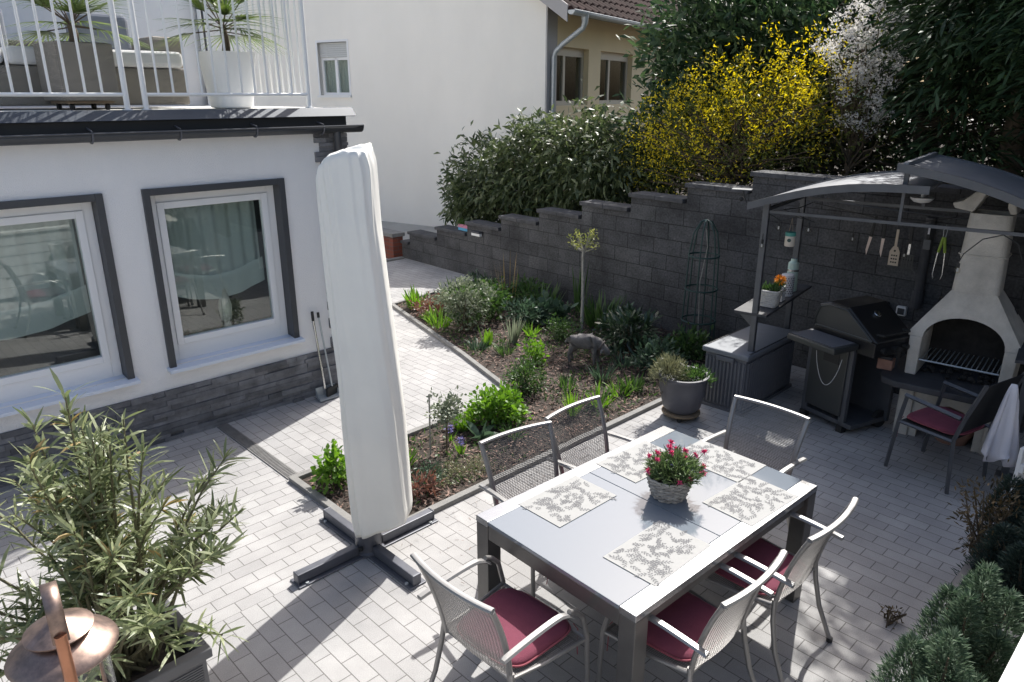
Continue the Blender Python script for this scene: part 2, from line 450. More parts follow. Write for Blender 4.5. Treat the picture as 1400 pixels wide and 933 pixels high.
# drain channel
dr = MB().bb(2.21, 2.31, 4.75, 6.05, -.02, .008)
t = thing('drain_channel', 'narrow grey drain channel running from the white house to the bed corner', 'drain', (0, 0, 0))
dr.build('channel', M_drain, t)
dg = MB()
for k in range(56): dg.bb(2.222, 2.298, 4.77 + k * .0228, 4.77 + k * .0228 + .012, .0085, .0125)
dg.build('grate', M_drain, t)
# bark mulch
n = 11000
pts = []
while len(pts) < n:
    x, y = random.uniform(2.2, 7.5), random.uniform(3.6, 8.5)
    if in_bed(x, y, .03): pts.append((x, y))
pts = np.array(pts); P = np.c_[pts, rng.uniform(.008, .03, n)]
D = rng.normal(0, 1, (n, 3)); D[:, 2] *= .3
V1, F1 = strap(P, D, rng.uniform(.025, .07, n), rng.uniform(.014, .034, n), 0, 1, .5, 'strap')
tag(npmesh('bark_mulch', V1, F1, M_bark), kind='stuff')

n = 120; q_ = rng.uniform(0, 1, (n, 2)); P = np.c_[2.0 + q_[:, 0] * 3.6, 3.55 - np.abs(rng.normal(0, .35, n)), rng.uniform(.004, .012, n)]
D = rng.normal(0, 1, (n, 3)); D[:, 2] *= .15; V1, F1 = strap(P, D, rng.uniform(.012, .035, n), rng.uniform(.008, .018, n), 0, 1, .3)
tag(npmesh('leaf_litter', V1, F1, M_bark), kind='stuff')

# ---------------------------------------------------------------- stepped block wall
WX, WY, wa = 7.643, 10.495, math.atan2(-.8232, -.0279)
LW = thing('block_wall', 'stepped anthracite concrete block retaining wall behind the bed and the gazebo', 'wall', (WX, WY, 0), wa)
ST, RZ, Z0 = .8237, .1894, .508
wl = MB(); T = .24
def wseg(s0, s1, top): wl.bb(s0, s1, 0, T, -.1, top)
wseg(-.25, 0, .315 - .05)
for k in range(8): wseg(k * ST, (k + 1) * ST, Z0 + k * RZ - .05)
wseg(8 * ST, 8 * ST + 9.0, Z0 + 8 * RZ - .05)
wl.build('wall', M_block, LW)
def wallcap(s0, s1, z):
    m = MB(); n = max(1, round((s1 - s0) / .42)); d = (s1 - s0) / n
    for i in range(n): m.bb(s0 + i * d + .002, s0 + (i + 1) * d - .002, -.03, T + .03, z - .05, z)
    m.build('capstone', M_cap, LW, bevel=.006)
wallcap(-.27, -.03, .315)
for k in range(8): wallcap(k * ST - .03, (k + 1) * ST - .035, Z0 + k * RZ)
wallcap(8 * ST - .03, 8 * ST + 9.0, Z0 + 8 * RZ)
# brick wall at the far end
bw = thing('brick_wall', 'low red brick wall with grey cap at the far end of the path', 'wall', (7.70, 10.78, 0), R(90))
MB().bb(0, 5, 0, .22, -.1, .38).build('wall', M_redbrick, bw)
MB().bb(-.03, 5.03, -.03, .25, .381, .45).build('coping', M_kerb, bw, bevel=.006)
# terrain behind the wall
P = []
for i in range(24):
    row = []
    x = 7.92 + i ** 1.5 * .35
    for j in range(50):
        y = -14 + j * .8
        k = (10.5 - y) / ST
        z = .38 + max(-.4, min(8, k)) * RZ * .95 - .12
        if y > 10.6: z = -.4 if x < 11.5 else 1.3
        z += .05 * math.sin(x * 2.1 + y) + .03 * math.sin(y * 3.3)
        row.append((x, y, z))
    P.append(row)
tag(MB().grid(P).build('terrain', M_soil, smooth='all'), kind='structure')
# items on / in the wall
wt = thing('wall_tin', 'small pink and blue tin planter with green plant on the stepped wall', 'planter', (7.72, 9.06, .698), R(88))
MB().bb(-.12, .12, -.05, .05, 0, .045).build('lower_band', M_bluep, wt, bevel=.004)
MB().bb(-.12, .12, -.05, .05, .046, .10).build('upper_band', M_pinkp, wt, bevel=.004)
P = rng.uniform(-1, 1, (160, 3)) * [.12, .05, .02] + [0, 0, .10]
V1, F1 = strap(P, rdir(160, 1.2), rng.uniform(.04, .09, 160), .025, .5, 2)
npmesh('foliage', V1, F1, L_mid, wt)
wv = thing('wall_light', 'flat hooded light with a pale grille set in the stepped wall', 'wall light', (7.555, 8.56, .70), R(88))
MB().bb(-.11, .11, -.02, .07, .045, .07).build('hood', M_slate, wv, bevel=.003)
MB().bb(-.10, .10, 0, .05, 0, .044).build('diffuser', M_potw, wv)

# ---------------------------------------------------------------- white house with roof terrace
H = thing('white_house', 'white single storey extension with two large windows and a roof terrace', 'house', (0, 0, 0))
WYf = 6.10; XR = 3.75; XL = -5.0
WIN = [(1.96, 3.05, .64, 2.06), (.28, 1.58, .63, 2.055), (-2.2, -.6, .63, 2.055)]
def wall_with_holes(x0, x1, y0, y1, z0, z1, holes):
    m = MB(); xs = x0
    for (a, b, c, d) in sorted(holes):
        m.bb(xs, a, y0, y1, z0, z1); m.bb(a, b, y0, y1, z0, c); m.bb(a, b, y0, y1, d, z1); xs = b
    m.bb(xs, x1, y0, y1, z0, z1)
    return m
wm = wall_with_holes(XL, XR, WYf, WYf + .3, 0, 2.53, WIN)
wm.bb(XR - .3, XR, WYf + .3, 11, 0, 2.53)
wm.build('wall', M_white, H)
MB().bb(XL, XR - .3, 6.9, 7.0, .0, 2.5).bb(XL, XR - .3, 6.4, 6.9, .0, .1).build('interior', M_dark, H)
def ledger(m, x0, x1, z0, z1, y, teeth=0, seed=1, axis='x'):
    r = random.Random(seed); z = z0; k = 0
    while z < z1 - .012:
        h = min(r.uniform(.028, .055), z1 - z)
        x = x0 + (teeth if (k // 2) % 2 and teeth else 0); k += 1
        while x < x1 - .01:
            l = min(r.uniform(.10, .38), x1 - x)
            d = r.uniform(.012, .042)
            if axis == 'x': m.bb(x + .001, x + l - .001, y - d, y + .005, z + .001, z + h - .001)
            else: m.bb(y - .005, y + d, x + .001, x + l - .001, z + .001, z + h - .001)
            x += l
        z += h
pl = MB(); ledger(pl, XL, XR + .02, .0, .45, WYf - .001, 0, 3); ledger(pl, WYf - .02, 10.9, 0, .45, XR + .001, 0, 4, 'y')
pl.build('stone_plinth', M_stone, H)
qn = MB(); ledger(qn, 3.43, XR + .02, .452, 2.53, WYf - .001, .05, 5); qn.build('stone_corner', M_stone, H)
for i, (a, b, c, d) in enumerate(WIN):
    wf = MB(); fw = .075; y = WYf + .09
    # dark surround
    sr = MB(); s = .05
    sr.bb(a - s, a + .004, WYf - .03, WYf + .10, c - .02, d + s); sr.bb(b - .004, b + s, WYf - .03, WYf + .10, c - .02, d + s); sr.bb(a + .0045, b - .0045, WYf - .0295, WYf + .10, d - .004, d + s - .001)
    so_ = sr.build('window', M_anth, H, bevel=.003)
    for (x0, x1, z0, z1) in [(a + .005, a + fw, c, d - .005), (b - fw, b - .005, c, d - .005), (a + fw, b - fw, d - fw, d - .005), (a + fw, b - fw, c, c + .14)]:
        wf.bb(x0, x1, y, y + .07, z0, z1)
    e = .055
    for (x0, x1, z0, z1) in [(a + fw, a + fw + e, c + .14, d - fw), (b - fw - e, b - fw, c + .14, d - fw), (a + fw + e, b - fw - e, d - fw - e, d - fw), (a + fw + e, b - fw - e, c + .14, c + .14 + e)]:
        wf.bb(x0, x1, y - .012, y + .05, z0, z1)
    wf.build('window_frame', M_upvc, so_, bevel=.004)
    MB().bb(a + fw + e - .005, b - fw - e + .005, y + .018, y + .022, c + .14 + e - .005, d - fw - e + .005).build('pane', M_glass, so_)
    MB().prism([(a - .07, WYf - .09, c - .012), (a - .07, WYf - .09, c - .04), (a - .07, WYf + .10, c - .02), (a - .07, WYf + .10, c + .008)], (b - a + .14, 0, 0)).build('sill', M_sill, so_, bevel=.003)
    rows = []
    x0, x1 = a + .12, b - .12
    for iz in range(9):
        tz = iz / 8; row = []
        for ix in range(80):
            tx = ix / 79
            zb = c + .62 + .10 * math.sin(math.pi * tx) * -1 + .1
            zt = d - .08
            row.append((x0 + (x1 - x0) * tx, y + .16 + .018 * math.sin(tx * 46 + i) * (1 - .3 * tz), zt + (zb - zt) * tz))
        rows.append(row)
    rows2 = []
    for iz in range(4):
        tz = iz / 3
        rows2.append([(x0 + (x1 - x0) * ix / 40, y + .13 + .01 * math.sin(ix * .6), c + .76 - .10 * math.sin(math.pi * ix / 40) - tz * .22) for ix in range(41)])
    MB().grid(rows).grid(rows2).build('curtain', M_curt, so_, smooth='all')
    if i == 0:
        l = MB().lathe([(.05, 0), (.035, .12), (.03, .16), (.045, .17), (.06, .30), (.02, .46)], 16, (a + .58, WYf + .24, c + .06)).build('window_ornament', M_conc, so_, smooth=True)
# roof edge
ed = MB()
ed.prism([(XL, 6.02, 2.622), (XL, 6.06, 2.618), (XL, 6.15, 2.672), (XL, 6.15, 2.694), (XL, 6.085, 2.692)], (XR + .10 - XL, 0, 0))
ed.build('roof_flashing', M_flash, H, bevel=.003)
MB().bb(XL, XR + .01, 6.062, 6.098, 2.531, 2.617).build('fascia', M_black, H)
gt = MB()
ring = []
for k in range(9):
    a_ = math.pi + math.pi * k / 8
    ring.append((6.0 + .055 * math.cos(a_), 2.537 + .06 * math.sin(a_)))
P = [[(x, yy, zz) for yy, zz in ring] for x in np.linspace(XL, XR + .12, 12)]
gt.grid(P); gt.tube([(XL, 5.944, 2.539), (XR + .12, 5.944, 2.539)], .008, 6)
gt.prism([(XR + .12, yy, zz) for yy, zz in ring], (.004, 0, 0))
gut = gt.build('gutter', M_anth, H, smooth=True, solid=.003)
bk = MB()
for x in np.arange(-4.6, 3.6, .62):
    bk.tube([(x, 6.06, 2.575), (x, 5.945, 2.553)], .006, 6); bk.tube([(x, 6.0 + .063 * math.cos(q), 2.537 + .067 * math.sin(q)) for q in np.linspace(math.pi, 2 * math.pi, 8)], .007, 6)
bk.build('bracket', M_steel, gut)
dp = MB().tube([(3.62, 6.0, 2.50), (3.62, 6.0, 2.42), (3.64, 6.03, 2.34), (3.66, 6.035, 2.2), (3.66, 6.035, .05)], .034, 12)
dp.build('downpipe', M_anth, H, smooth=True)
MB().bb(XL, XR - .02, 6.151, 8.46, 2.55, 2.69).build('roof_deck', M_deck, H)
# upper storey behind the terrace
up = MB().bb(XL, 4.05, 8.45, 13, 2.5, 7.2)
up.build('upper_wall', M_white, H)
MB().tube([(3.52, 8.40, 2.69), (3.52, 8.40, 7.1)], .05, 12).build('rain_pipe', M_anth, H, smooth=True)

def railing(name, label, x0, x1, post_at, y=6.16, axis='x'):
    t = thing(name, label, 'railing', (x0, y, 2.69), 0 if axis == 'x' else R(90), 'roof terrace railings')
    L = x1 - x0
    for px in post_at:
        p_ = MB().tube([(px, 0, 0), (px, 0, 1.05)], .021, 12); p_.lathe([(.04, 0), (.04, .008), (.022, .012)], 12, (px, 0, 0)); p_.build('post', M_railw, t, smooth=True)
    MB().tube([(0, 0, .115), (L, 0, .115)], .014, 10).build('bottom_rail', M_railw, t, smooth=True)
    MB().tube([(0, 0, 1.05), (L, 0, 1.05)], .02, 10).build('handrail', M_railw, t, smooth=True)
    b = MB(); n = int(L / .115)
    for k in range(1, n + 1):
        x = L - .06 - k * .1125 if axis == 'x' else k * .112
        if 0.02 < x < L - .02: b.tube([(x, 0, .115), (x, 0, 1.05)], .0095, 8)
    b.build('bars', M_railw, t, smooth=True)
railing('railing', 'left white metal railing section in front of the rattan planter', -3.0, 1.945, [4.93, 2.4, .1])
railing('railing', 'right white metal railing section in front of the white planter', 2.05, 3.47, [.015, 1.405])
railing('railing', 'white railing returning along the side of the roof terrace', 6.2, 8.4, [2.15], y=0, axis='y')
rl = [o for o in col.objects if o.name.startswith('railing')][-1]
sr_ = [o for o in bpy.data.objects if o.get('label', '').startswith('white railing returning')][0]; sr_.location = (3.47, 6.19, 2.69)

# terrace furniture
DZ = 2.69
sf = thing('rattan_sofa', 'grey rattan lounge sofa with pale seat and slate cushions on the roof terrace', 'sofa', (0, 0, DZ))
MB().bb(-1.2, 2.72, 6.95, 7.75, .03, .33).build('base', M_rattan, sf, bevel=.02)
MB().bb(2.5, 2.78, 7.1, 7.8, .34, .60).bb(-1.2, 2.04, 7.62, 7.8, .34, .55).build('backrest', M_rattan, sf, bevel=.03)
for a, b in [(-1.18, .2), (.22, 1.35), (1.37, 2.70)]:
    MB().bb(a, b, 6.93, 7.58, .335, .47).build('seat_cushion', M_cushl, sf, bevel=.04, seg=3)
for a, b in [(.3, .85), (.95, 1.5), (1.95, 2.44)]:
    m = MB(); m.box(((a + b) / 2, 7.45, .62), (b - a, .16, .34), 0); m.build('back_cushion', M_cushd, sf, bevel=.06, seg=4)

def palm(name, label, loc, trunk_h, n, L, seed):
    t = thing(name, label, 'palm', loc)
    MB().tube([(0, 0, 0), (.01, 0, trunk_h * .5), (0, .01, trunk_h)], [.035, .032, .028], 10).build('trunk', M_stem, t, smooth=True)
    parts = []; st = MB(); r = random.Random(seed)
    for k in range(n):
        a = k * 2.4 + r.uniform(-.3, .3); el = r.uniform(-.25, 1.2)
        d = Vector((math.cos(a) * math.cos(el), math.sin(a) * math.cos(el), math.sin(el)))
        base = Vector((0, 0, trunk_h * r.uniform(.85, 1))); hub = base + d * r.uniform(.14, .26) + Vector((0, 0, .02))
        st.tube([base, hub], .005, 5)
        s = d.cross(Vector((0, 0, 1))).normalized(); nn = 18
        th = np.linspace(-1.25, 1.25, nn)
        Dv = np.array([list(d * math.cos(q) + s * math.sin(q)) for q in th])
        parts.append(strap(np.repeat(np.array([list(hub)]), nn, 0), Dv, L * r.uniform(.8, 1.1), .026, .45, 3, .15, 'taper'))
    V1, F1 = join(parts); npmesh('fronds', V1, F1, L_palm, t)
    st.build('leaf_stalks', M_stem, t)
rp = thing('rattan_planter', 'square grey rattan planter on a wheeled trolley behind the railing', 'planter', (1.78, 6.72, DZ), R(6))
MB().prism([(-.21, -.21, .07), (.21, -.21, .07), (.21, .21, .07), (-.21, .21, .07)], (0, 0, .42)).build('body', M_rattan, rp, bevel=.015)
MB().bb(-.18, .18, -.18, .18, .48, .494).build('soil', M_soil, rp)
MB().bb(-.17, .17, -.17, .17, .048, .068).build('trolley', M_wood, rp)
for sx in (-1, 1):
    for sy in (-1, 1):
        MB().tube([(sx * .13 - .012, sy * .13, .024), (sx * .13 + .012, sy * .13, .024)], .024, 12).build('caster', M_black, rp)
palm('fan_palm', 'bright green fan palm growing in the rattan planter', (1.80, 6.74, DZ + .49), .14, 19, .44, 1)
wp = thing('white_planter', 'tall tapered white planter at the right end of the roof terrace', 'planter', (2.92, 6.55, DZ))
m = MB()
def sq(r, z, k=.6):
    return [(math.copysign(abs(math.cos(q)) ** k, math.cos(q)) * r, math.copysign(abs(math.sin(q)) ** k, math.sin(q)) * r, z) for q in np.linspace(0, 2 * math.pi, 33)[:-1]]
m.grid([sq(.12, 0), sq(.16, .01), sq(.165, .05), sq(.19, .25), sq(.215, .44), sq(.222, .46), sq(.20, .46), sq(.19, .42)], closed=True); m.add(sq(.165, .02), [tuple(range(32))])
m.build('body', M_potw, wp, smooth=True); m = MB().add(sq(.195, .425), [tuple(range(32))]).build('soil', M_soil, wp)
palm('fan_palm', 'taller fan palm with drooping lower leaves in the white planter', (2.92, 6.55, DZ + .42), .24, 18, .42, 5)

# broom leaning at the corner
bs = thing('dustpan', 'long handled metal dustpan and brush leaning on the stone corner', 'dustpan', (3.30, 5.98, 0))
MB().tube([(-.05, -.02, .1), (-.06, .07, .78)], .011, 8).build('handle', M_chrome, bs, smooth=True)
MB().tube([(.03, -.02, .1), (.0, .07, .80)], .009, 8).build('brush_handle', M_zinc, bs, smooth=True)
MB().tube([(-.06, .07, .77), (-.06, .075, .86)], .014, 8).tube([(.0, .07, .79), (0, .075, .84)], .013, 8).build('grip', M_black, bs, smooth=True)
m = MB(); m.add([(-.15, -.10, .01), (.10, -.10, .01), (.08, .02, .015), (-.13, .02, .015), (-.13, .02, .11), (.08, .02, .11)], [(0, 1, 2, 3), (3, 2, 5, 4), (0, 3, 4), (1, 5, 2)]); m.build('pan', M_zinc, bs, solid=.004)
MB().box((.03, -.02, .06), (.16, .03, .09), .3).build('brush_head', M_black, bs, bevel=.01)

# ---------------------------------------------------------------- neighbour house
NA = R(14.4)
NH = thing('neighbour_house', 'cream rendered neighbouring house with brown tiled roof behind the hedge', 'house', (10.9, 10.3, 0), NA)
# local: x along eave (away), y along gable (left)
gl = MB(); gx = 0; 
hs_ = [(5.13, 6.05, 2.80, 3.95)]
def yz_wall(m, x0, x1, y0, y1, z0, z1, holes):
    ys = y0
    for (a, b, c, d) in sorted(holes):
        m.bb(x0, x1, ys, a, z0, z1); m.bb(x0, x1, a, b, z0, c); m.bb(x0, x1, a, b, d, z1); ys = b
    m.bb(x0, x1, ys, y1, z0, z1)
yz_wall(gl, 0, .3, 0, 11, -.5, 4.45, hs_)
gl.prism([(0, 0, 4.45), (0, 11, 4.45), (0, 11, 4.6), (0, 5.5, 8.6), (0, 0, 4.6)], (.3, 0, 0))
gl.build('wall', M_cream, NH)
ev = MB(); EW = [(.45, 1.9, 2.6, 3.72), (2.5, 4.3, 2.6, 3.72), (5.6, 7.2, 2.6, 3.72)]
xs = .301
for (a, b, c, d) in EW:
    ev.bb(xs, a, 0, .3, -.5, 4.45); ev.bb(a, b, 0, .3, -.5, c); ev.bb(a, b, 0, .3, d, 4.45); xs = b
ev.bb(xs, 12, 0, .3, -.5, 4.45); ev.build('eave_wall', M_yellow, NH)
MB().bb(.31, 11, .9, 1.0, 0, 4.4).bb(1.2, 1.3, 1.0, 10, 0, 4.4).bb(.31, 11, .31, .9, 4.2, 4.3).build('interior', M_sootshade, NH)  # darkness of the unlit rooms is put into this near black colour
for k, (a, b, c, d) in enumerate(EW):
    f_ = MB(); y = .12
    for q in [(a, a + .09, c, d), (b - .09, b, c, d), (a + .09, b - .09, d - .16, d), (a + .09, b - .09, c, c + .09), ((a + b) / 2 - .22, (a + b) / 2 - .13, c + .09, d - .16)]:
        f_.bb(q[0], q[1], y, y + .07, q[2], q[3])
    fo = f_.build('window', mat('beige window frame', (.5, .45, .36), .5) if k == 0 else bpy.data.materials['beige window frame'], NH)
    MB().bb(a + .05, b - .05, y + .03, y + .035, c + .05, d - .1).build('pane', M_glassd, fo)
a, b, c, d = hs_[0]
f_ = MB()
for q in [(a, a + .06, c, d - .32), (b - .06, b, c, d - .32), (a + .06, b - .06, c, c + .06), ((a + b) / 2 - .04, (a + b) / 2 + .04, c + .06, d - .32), (a + .06, b - .06, d - .38, d - .32)]:
    f_.bb(.10, .16, q[0], q[1], q[2], q[3])
f_.bb(-.01, .10, a - .05, a, c, d).bb(-.01, .10, b, b + .05, c, d).bb(-.01, .10, a - .05, b + .05, d, d + .05)
fo = f_.build('window', M_upvc, NH)
MB().bb(.13, .135, a + .03, b - .03, c + .03, d - .35).build('pane', M_glass, fo)
sh = MB()
for k in range(7): sh.bb(.07, .09, a + .005, b - .005, d - .315 + k * .045, d - .315 + k * .045 + .041)
sh.build('roller_shutter', mat('grey shutter', (.55, .56, .55), .5), fo)
MB().bb(-.06, .11, a - .06, b + .06, c - .05, c - .004).build('sill', M_potw, fo)
cu = MB().grid([[(.24 + .02 * math.sin(j * .9), a + .05 + (b - a - .1) * j / 40, z) for j in range(41)] for z in (c + .05, d - .35)]); cu.build('curtain', M_curt, fo, smooth='all')
# roof: slope with pantile rows
sl_ = math.atan2(4.15, 6.1)
rf = MB()
ov = .60
Nrow = 26; tw = .30
for side_x in range(46):
    x0 = -.28 + side_x * tw
    for r_ in range(Nrow):
        y0 = -ov + r_ * .285; z0 = 4.28 + (y0 + ov) * math.tan(sl_)
        y1 = y0 + .31; z1 = 4.28 + (y1 + ov) * math.tan(sl_) - .022
        if side_x > 30 and r_ > 12: continue
        sec = [(0, 0), (.06, .034), (.13, .052), (.2, .034), (.25, 0), (tw, .0)]
        rf.grid([[(x0 + sx, y0, z0 + sz + .028) for sx, sz in sec], [(x0 + sx, y1, z1 + sz + .012) for sx, sz in sec]])
        rf.add([(x0 + sx, y0, z0 + sz + .028) for sx, sz in sec] + [(x0 + tw, y0, z0 - .01), (x0, y0, z0 - .01)], [tuple(range(8))])
rf.build('roof', M_tile, NH)
MB().prism([(-.26, -ov, 4.20), (-.26, -ov, 4.275), (-.26, 5.5, 4.275 + 6.1 * math.tan(sl_)), (-.26, 5.5, 4.19 + 6.1 * math.tan(sl_))], (13, 0, 0)).build('soffit', M_brownw, NH)
MB().prism([(-.30, -ov, 4.07), (-.30, -ov, 4.36), (-.30, 5.5, 4.36 + 6.1 * math.tan(sl_)), (-.30, 5.5, 4.05 + 6.1 * math.tan(sl_))], (.035, 0, 0)).build('barge_board', M_boardg, NH)
MB().bb(-.01, .4, -.035, -.002, 2.2, 4.44).build('corner_board', M_boardg, NH)
gp = []
for x in np.linspace(-.28, 12.5, 14): gp.append([(x, -ov - .07 + .075 * math.cos(q), 4.27 + .075 * math.sin(q)) for q in np.linspace(math.pi, 2 * math.pi, 9)])
g_ = MB().grid(gp); g_.tube([(-.28, -ov - .145, 4.272), (12.5, -ov - .145, 4.272)], .012, 6); g_.prism(gp[0], (.004, 0, 0)); g_.build('gutter', M_zinc, NH, smooth=True, solid=.004)
dpn = MB().tube([(.30, -ov - .07, 4.24), (.30, -ov - .07, 4.10), (.28, -ov - .04, 4.0), (.2, -.25, 3.72), (.16, -.13, 3.60), (.16, -.09, 3.5), (.16, -.09, 1.0)], [.075, .06, .05, .05, .05, .05, .05], 12)
dpn.build('downpipe', M_zinc, NH, smooth=True)

# ---------------------------------------------------------------- cantilever parasol under a cover
UX, UY = 2.15, 3.55
pb = thing('parasol_base', 'slate grey steel cross base of the covered parasol on the pavers', 'parasol stand', (UX, UY, 0))
for k, (dx, dy) in enumerate([(1, 0), (0, 1), (-1, 0), (0, -1)]):
    a_ = math.atan2(dy, dx); m = MB(); Mx = Matrix.Rotation(a_, 4, 'Z')
    m.box((.30, 0, .045), (.42, .055, .062), 0, Mx); m.box((.30, 0, .006), (.46, .12, .010), 0, Mx)
    m.box((.513, 0, .045), (.012, .061, .068), 0, Mx)
    am = m.build('arm', M_steel, pb, bevel=.005)
    bo = MB(); bo.lathe([(.012, 0), (.012, .008)], 6, tuple(Mx @ Vector((.47, .045, .011)))); bo.lathe([(.012, 0), (.012, .008)], 6, tuple(Mx @ Vector((.47, -.045, .011)))); bo.build('bolt', M_zinc, am)
MB().lathe([(.10, 0), (.10, .02), (.085, .03), (.085, .16), (.075, .17), (.055, .18), (.055, .34)], 24).build('hub', M_steel, pb, smooth=True)
MB().lathe([(.016, 0), (.016, .02), (.0, .02)], 6, (-.09, -.05, .06)).build('pedal', M_black, pb)
cv = thing('covered_parasol', 'tall closed parasol wrapped in an off white fabric cover', 'parasol', (2.19, 3.51, 0))
P = []
NZ, NU = 80, 120
wd = Vector((.70, -.714, 0)); dd = Vector((.714, .70, 0))
for i in range(NZ + 1):
    t = i / NZ; z = .165 + 2.295 * t
    a = np.interp(t, [0, .04, .35, .6, .85, .97, 1], [.166, .176, .180, .168, .152, .156, .135])
    b = np.interp(t, [0, .3, .85, 1], [.13, .155, .125, .10])
    row = []
    for j in range(NU):
        q = j * 2 * math.pi / NU
        k = .62
        cx = math.copysign(abs(math.cos(q)) ** k, math.cos(q)) * a; cy = math.copysign(abs(math.sin(q)) ** k, math.sin(q)) * b
        fo = .007 * math.sin(q * 5 + 1.2 * math.sin(t * 3)) + .003 * math.sin(q * 9 + t * 5) + .0012 * math.sin(q * 17 + t * 9 + math.sin(t * 13))
        top = max(0, (t - .66) / .34) ** 1.3
        for (qc, wq, am) in ((-1.95, .07, .026), (-1.72, .06, .022), (-1.45, .07, .022), (-1.1, .10, .014), (-2.35, .10, .024), (-.6, .12, .022), (-2.8, .1, .02)):
            dq = (q + math.pi) % (2 * math.pi) - math.pi - qc - .25 * (1 - t)
            fo += am * top * math.exp(-(dq / wq) ** 2)
        dq = (q + math.pi) % (2 * math.pi) - math.pi + 2.55
        fo += .02 * math.exp(-(dq / .07) ** 2) * (.6 + .4 * math.sin(t * 9 + 1)) - .012 * math.exp(-((dq - .2) / .09) ** 2)
        s = 1 + fo / .17
        off = -.085 * t + .055 + .006 * math.sin(t * 4)
        zz = z
        if t < .12: zz = z + (.12 - t) / .12 * (.07 * math.cos(q) + .04 + .012 * math.sin(q * 4))
        if t > .90: zz = z + (t - .90) / .10 * (.05 * math.cos(q) + .02 * math.sin(q * 3) + .03)
        p_ = wd * (cx * s + off) + dd * (cy * s)
        row.append((p_.x, p_.y, zz))
    P.append(row)
tp = P[-1]; c_ = np.mean(np.array(tp), 0)
for s, dz in ((.7, .025), (.4, .03), (.1, .035)):
    P.append([(c_[0] + (x - c_[0]) * s, c_[1] + (y - c_[1]) * s, z * s + c_[2] * (1 - s) + dz * (1 - .5 * s) + .012 * math.sin(7 * math.atan2(y, x)) * s) for x, y, z in tp])
m = MB().grid(P, closed=True); nb = len(m.v) - NU; m.f.append(tuple(range(nb, nb + NU)))
m.build('cover', M_cover, cv, smooth='all', solid=.003)
m = MB()
P = [[(wd.x * -.19 * s0 + dd.x * q, wd.y * -.19 * s0 + dd.y * q, z) for q in (-.155, -.150)] for z, s0 in ((.2, 1), (1.2, 1))]
MB().tube([(-.04, .04, .18), (-.04, .04, .5), (-.05, .05, 2.30)], .028, 12).build('pole', M_steel, cv, smooth=True)

# ---------------------------------------------------------------- dining table
TB = thing('dining_table', 'aluminium garden table with grey glass top on the terrace', 'table', (2.93, 1.93, 0), R(-2))
TL, TW, TH = 1.60, 1.05, .74
for sx in (-1, 1):
    for sy in (-1, 1):
        MB().box((sx * (TL / 2 - .047), sy * (TW / 2 - .046), .352), (.09, .09, .704)).build('leg', M_tleg, TB, bevel=.004)
for sy in (-1, 1):
    MB().box((0, sy * (TW / 2 - .046), TH - .0175), (TL, .092, .035)).build('side_rail', M_tstrip, TB, bevel=.003)
MB().bb(-TL / 2 + .093, TL / 2 - .093, TW / 2 - .05, TW / 2 - .02, .64, .704).bb(-TL / 2 + .093, TL / 2 - .093, -TW / 2 + .02, -TW / 2 + .05, .64, .704).bb(-TL / 2 + .004, -TL / 2 + .05, -TW / 2 + .093, TW / 2 - .093, .635, .718).bb(TL / 2 - .05, TL / 2 - .004, -TW / 2 + .093, TW / 2 - .093, .635, .718).build('apron', M_tleg, TB, bevel=.003)
for a, b in [(-TL / 2 + .002, -.03), (-.026, .52), (.524, TL / 2 - .002)]:
    MB().bb(a, b, -TW / 2 + .0935, TW / 2 - .0935, .7185, TH - .001).build('glass_panel', M_tglass, TB, bevel=.002)

def on_table(x, y): return (x, y, TH)
MATS = [((2.60, 2.245), 'printed placemat at the near left of the table beside the bed', 1), ((3.24, 2.24), 'printed placemat behind the flower basket, half hidden by it', 2), ((2.56, 1.64), 'printed placemat in front of the flower basket, under its shadow', 3), ((3.58, 1.92), 'printed placemat at the far short end of the table', 4), ((3.31, 1.565), 'printed placemat on the right side rail near the far corner', 5)]
for (x, y), lab, seed in MATS:
    rz = R(-2) + (R(90) if seed == 4 else 0)
    pm = mesh_thing('placemat', lab, 'placemat', (x, y, TH + .0005), rz + R([0, 1, -1, 1.5, 0, -2][seed]), 'printed placemats')
    r = random.Random(seed); parts = []
    for k in range(84):
        cx, cy = r.uniform(-.195, .195), r.uniform(-.12, .12); a_ = r.uniform(0, 6.28)
        if k % 4 == 0:
            nn = 6; th = np.arange(nn) * 2 * math.pi / nn + a_
            Pp = np.c_[cx + .004 * np.cos(th), cy + .004 * np.sin(th), np.full(nn, .0026)]; Dd = np.c_[np.cos(th), np.sin(th), np.zeros(nn)]
            parts.append(strap(Pp, Dd, .013, .007, 0, 2, 0))
        else:
            nn = 7; tt = np.linspace(0, .045, nn)
            Pp = np.c_[cx + tt * math.cos(a_), cy + tt * math.sin(a_), np.full(nn, .0026)]
            al = a_ + np.where(np.arange(nn) % 2, .8, -.8); al[-1] = a_
            parts.append(strap(Pp, np.c_[np.cos(al), np.sin(al), np.zeros(nn)], .017, .0075, 0, 2, 0))
            parts.append(strap(np.array([[cx, cy, .0026]]), np.array([[math.cos(a_), math.sin(a_), 0]]), .05, .0016, 0, 1, 0, 'strap'))
    V1, F1 = join(parts)
    bx_ = MB().bb(-.225, .225, -.15, .15, 0, .002); nb_ = len(bx_.f)
    bx_.add(V1, F1)
    me = bpy.data.meshes.new('placemat'); me.from_pydata(bx_.v, [], bx_.f); me.materials.append(M_matw); me.materials.append(M_print)
    for pg in me.polygons: pg.material_index = 0 if pg.index < nb_ else 1
    old = pm.data; pm.data = me; bpy.data.meshes.remove(old)

